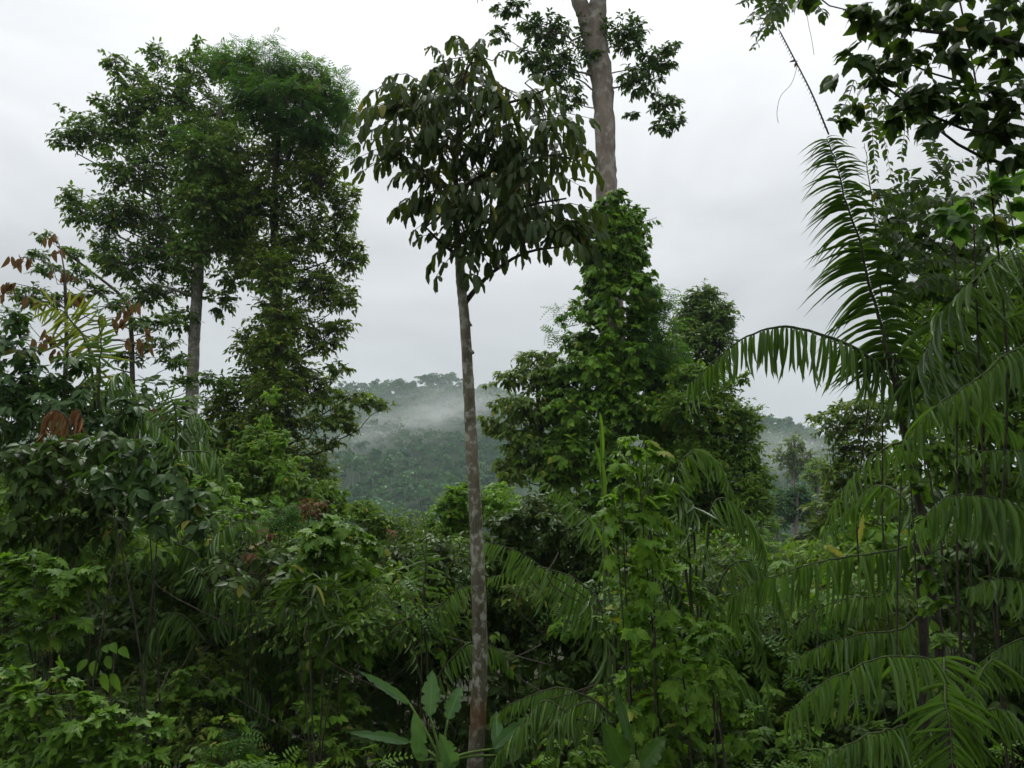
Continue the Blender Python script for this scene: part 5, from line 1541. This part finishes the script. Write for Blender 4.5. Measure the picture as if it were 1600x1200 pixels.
rows = []
for x in range(-60, 1680, 85):
    rows.append((x + rng.uniform(-20, 20), 985 + rng.uniform(-25, 25), 80, 70, 15 + rng.uniform(-1, 2)))
    rows.append((x + rng.uniform(-20, 20), 1080 + rng.uniform(-20, 20), 80, 60, 12.5 + rng.uniform(-1, 1)))
    rows.append((x + rng.uniform(-20, 20), 1170 + rng.uniform(-20, 20), 70, 50, (10.5 if not 560 < x < 870 else 11.6) + rng.uniform(-.6, .6)))
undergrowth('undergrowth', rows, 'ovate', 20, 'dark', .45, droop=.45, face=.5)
rows = [(x + rng.uniform(-30, 30), 900 + rng.uniform(-30, 20), 70, 60, 19 + rng.uniform(-2, 2)) for x in range(-60, 560, 70)] + [(x, 900 + rng.uniform(-20, 20), 60, 50, 19 + rng.uniform(-2, 2)) for x in range(560, 960, 60)] + [(x, 960, 70, 60, 19 + rng.uniform(-2, 2)) for x in range(960, 1680, 70)]
undergrowth('undergrowth', rows, 'hex', 17, 'shrub', .5, droop=.4, face=.5)
rows = [(x + rng.uniform(-30, 30), 1215 + rng.uniform(-15, 25), 60, 34, 7.4 + rng.uniform(-.8, .8)) for x in range(-40, 1640, 70) if not 640 < x < 830]
undergrowth('undergrowth', rows, 'pinnate', 40, 'vine', .6, droop=.3, face=.3)

rows = [(x + rng.uniform(-20, 20), y + rng.uniform(-20, 20), 60, 50, 15 + rng.uniform(-1, 1)) for y in (640, 720, 800, 880) for x in range(-60, 340, 70)]
rows += [(x + rng.uniform(-20, 20), y + rng.uniform(-20, 20), 60, 50, 16 + rng.uniform(-1, 1)) for y in (500, 590, 680, 770, 860) for x in range(1460, 1720, 70)]
undergrowth('undergrowth', rows, 'ovate', 19, 'dark', 1.0, droop=.45, face=.5)

# tangled wall of mixed low plants
kinds = [('lobed3', 17, 'vine'), ('ovate', 14, 'shrub'), ('hex', 11, 'tree_warm'), ('elliptic', 17, 'dark'), ('pinnate', 26, 'liana'), ('heart', 14, 'vine_bright'), ('ovate', 12, 'dark')]
coll = [Leaves() for _ in kinds]
tw = MB()
for i in range(330):
    x = rng.uniform(-60, 1660)
    top = float(np.interp(x, [0, 330, 400, 560, 700, 960, 1200, 1300, 1420, 1600], [700, 720, 820, 880, 870, 840, 900, 920, 850, 760]))
    y = rng.uniform(top, 1215)
    if 570 < x < 860 and y > 1010:
        continue
    d = float(np.interp(y, [700, 850, 1000, 1215], [15.5, 13.5, 10.8, 8.4])) + rng.uniform(-.6, 1.2)
    j = int(rng.integers(len(kinds)))
    kd, px_, mt = kinds[j]
    k = mpp(d)
    r_ = rng.uniform(26, 58)
    clump(coll[j], tw, P(x, y, d), np.array([r_ * k, r_ * k, r_ * .7 * k]), kd, px_ * k, cov=rng.uniform(.5, 1.1), lpt=7, droop=.5, face=.5, twig_r=.004)
for (kd, px_, mt), lv in zip(kinds, coll):
    emit(lv, kd, mt, None, (0, 0, 0), mass='undergrowth')
for i in range(90):
    x, y, d = rng.uniform(-40, 1640), rng.uniform(850, 1180), rng.uniform(8.5, 13)
    a = P(x, y, d)
    c = catmull([a, a + np.array([rng.normal() * .25, rng.normal() * .2, -.35]), a + np.array([rng.normal() * .7, rng.normal() * .4, -.9 + rng.normal() * .3])], 9)
    tw.tube(c, rng.uniform(.003, .009), 4)
link('undergrowth', tw.mesh('undergrowth', 'twig'), kind='stuff')

tree('lobed_vine', 'darker mixed vine with mid-size lobed leaves matted behind the light-green vine tower', 'vine', 8.7,
     [(980, 720, 36, 24), (1020, 760, 44, 30), (965, 800, 30, 30), (1010, 830, 44, 32), (980, 880, 40, 34), (1040, 870, 44, 36), (1000, 940, 44, 36), (1070, 930, 44, 36), (960, 990, 34, 36), (1030, 1010, 50, 36), (1090, 1000, 40, 36), (1000, 1080, 44, 40), (1070, 1090, 50, 40), (1130, 1080, 40, 36), (1030, 1160, 50, 36)],
     S(kind='lobed3', px=22, mat='vine', cov=.75, lpt=6, droop=.6, face=.8, up=.7, twig_r=.004), indiv=200, stems=3, base=(1030, 1210))

# level leaf layer added at eye height to darken the hollows under it
kinds = [('hex', .11, 'dark'), ('ovate', .13, 'shrub'), ('heart', .13, 'vine'), ('lobed3', .16, 'vine'), ('pinnate', .26, 'liana'), ('elliptic', .15, 'tree_warm'), ('hex', .09, 'shrub'), ('ovate', .15, 'dark')]
coll = [Leaves() for _ in kinds]
tw = MB()
for i in range(120):
    y = rng.uniform(9.8, 18)
    px = rng.uniform(-120, 1720)
    x = (px - 800) / FOCAL * y
    z = float(np.interp(px, [0, 360, 450, 900, 1250, 1600], [1.7, 1.35, .95, .75, .55, 1.0])) + .28 * float(vnoise(x * .9, y * .9, 5)) + rng.uniform(-.2, .2) + (y - 13) * .05
    j = int(rng.integers(len(kinds)))
    r_ = rng.uniform(.6, 1.25)
    clump(coll[j], tw, np.array([x, y, z]), np.array([r_, r_, rng.uniform(.3, .5)]), kinds[j][0], kinds[j][1], cov=.5, lpt=7, droop=.45, face=.4)
for (kd, px_, mt), lv in zip(kinds, coll):
    emit(lv, kd, mt, None, (0, 0, 0), mass='undergrowth')
link('undergrowth', tw.mesh('undergrowth', 'twig'), kind='stuff')
tree('climbing_vine', 'small heart-leaved climber winding up the dark palm stem', 'vine', 7.2,
     [(1412, 640, 16, 20), (1420, 700, 20, 24), (1436, 760, 20, 26), (1444, 820, 22, 26), (1450, 880, 20, 26), (1462, 950, 22, 28), (1472, 1010, 20, 24), (1425, 735, 26, 16), (1465, 905, 26, 16)],
     S(kind='heart', px=23, mat='vine', cov=.9, lpt=5, droop=.7, face=.8, up=.6, twig_r=.003), base=(1478, 1120), stems=2, indiv=200)

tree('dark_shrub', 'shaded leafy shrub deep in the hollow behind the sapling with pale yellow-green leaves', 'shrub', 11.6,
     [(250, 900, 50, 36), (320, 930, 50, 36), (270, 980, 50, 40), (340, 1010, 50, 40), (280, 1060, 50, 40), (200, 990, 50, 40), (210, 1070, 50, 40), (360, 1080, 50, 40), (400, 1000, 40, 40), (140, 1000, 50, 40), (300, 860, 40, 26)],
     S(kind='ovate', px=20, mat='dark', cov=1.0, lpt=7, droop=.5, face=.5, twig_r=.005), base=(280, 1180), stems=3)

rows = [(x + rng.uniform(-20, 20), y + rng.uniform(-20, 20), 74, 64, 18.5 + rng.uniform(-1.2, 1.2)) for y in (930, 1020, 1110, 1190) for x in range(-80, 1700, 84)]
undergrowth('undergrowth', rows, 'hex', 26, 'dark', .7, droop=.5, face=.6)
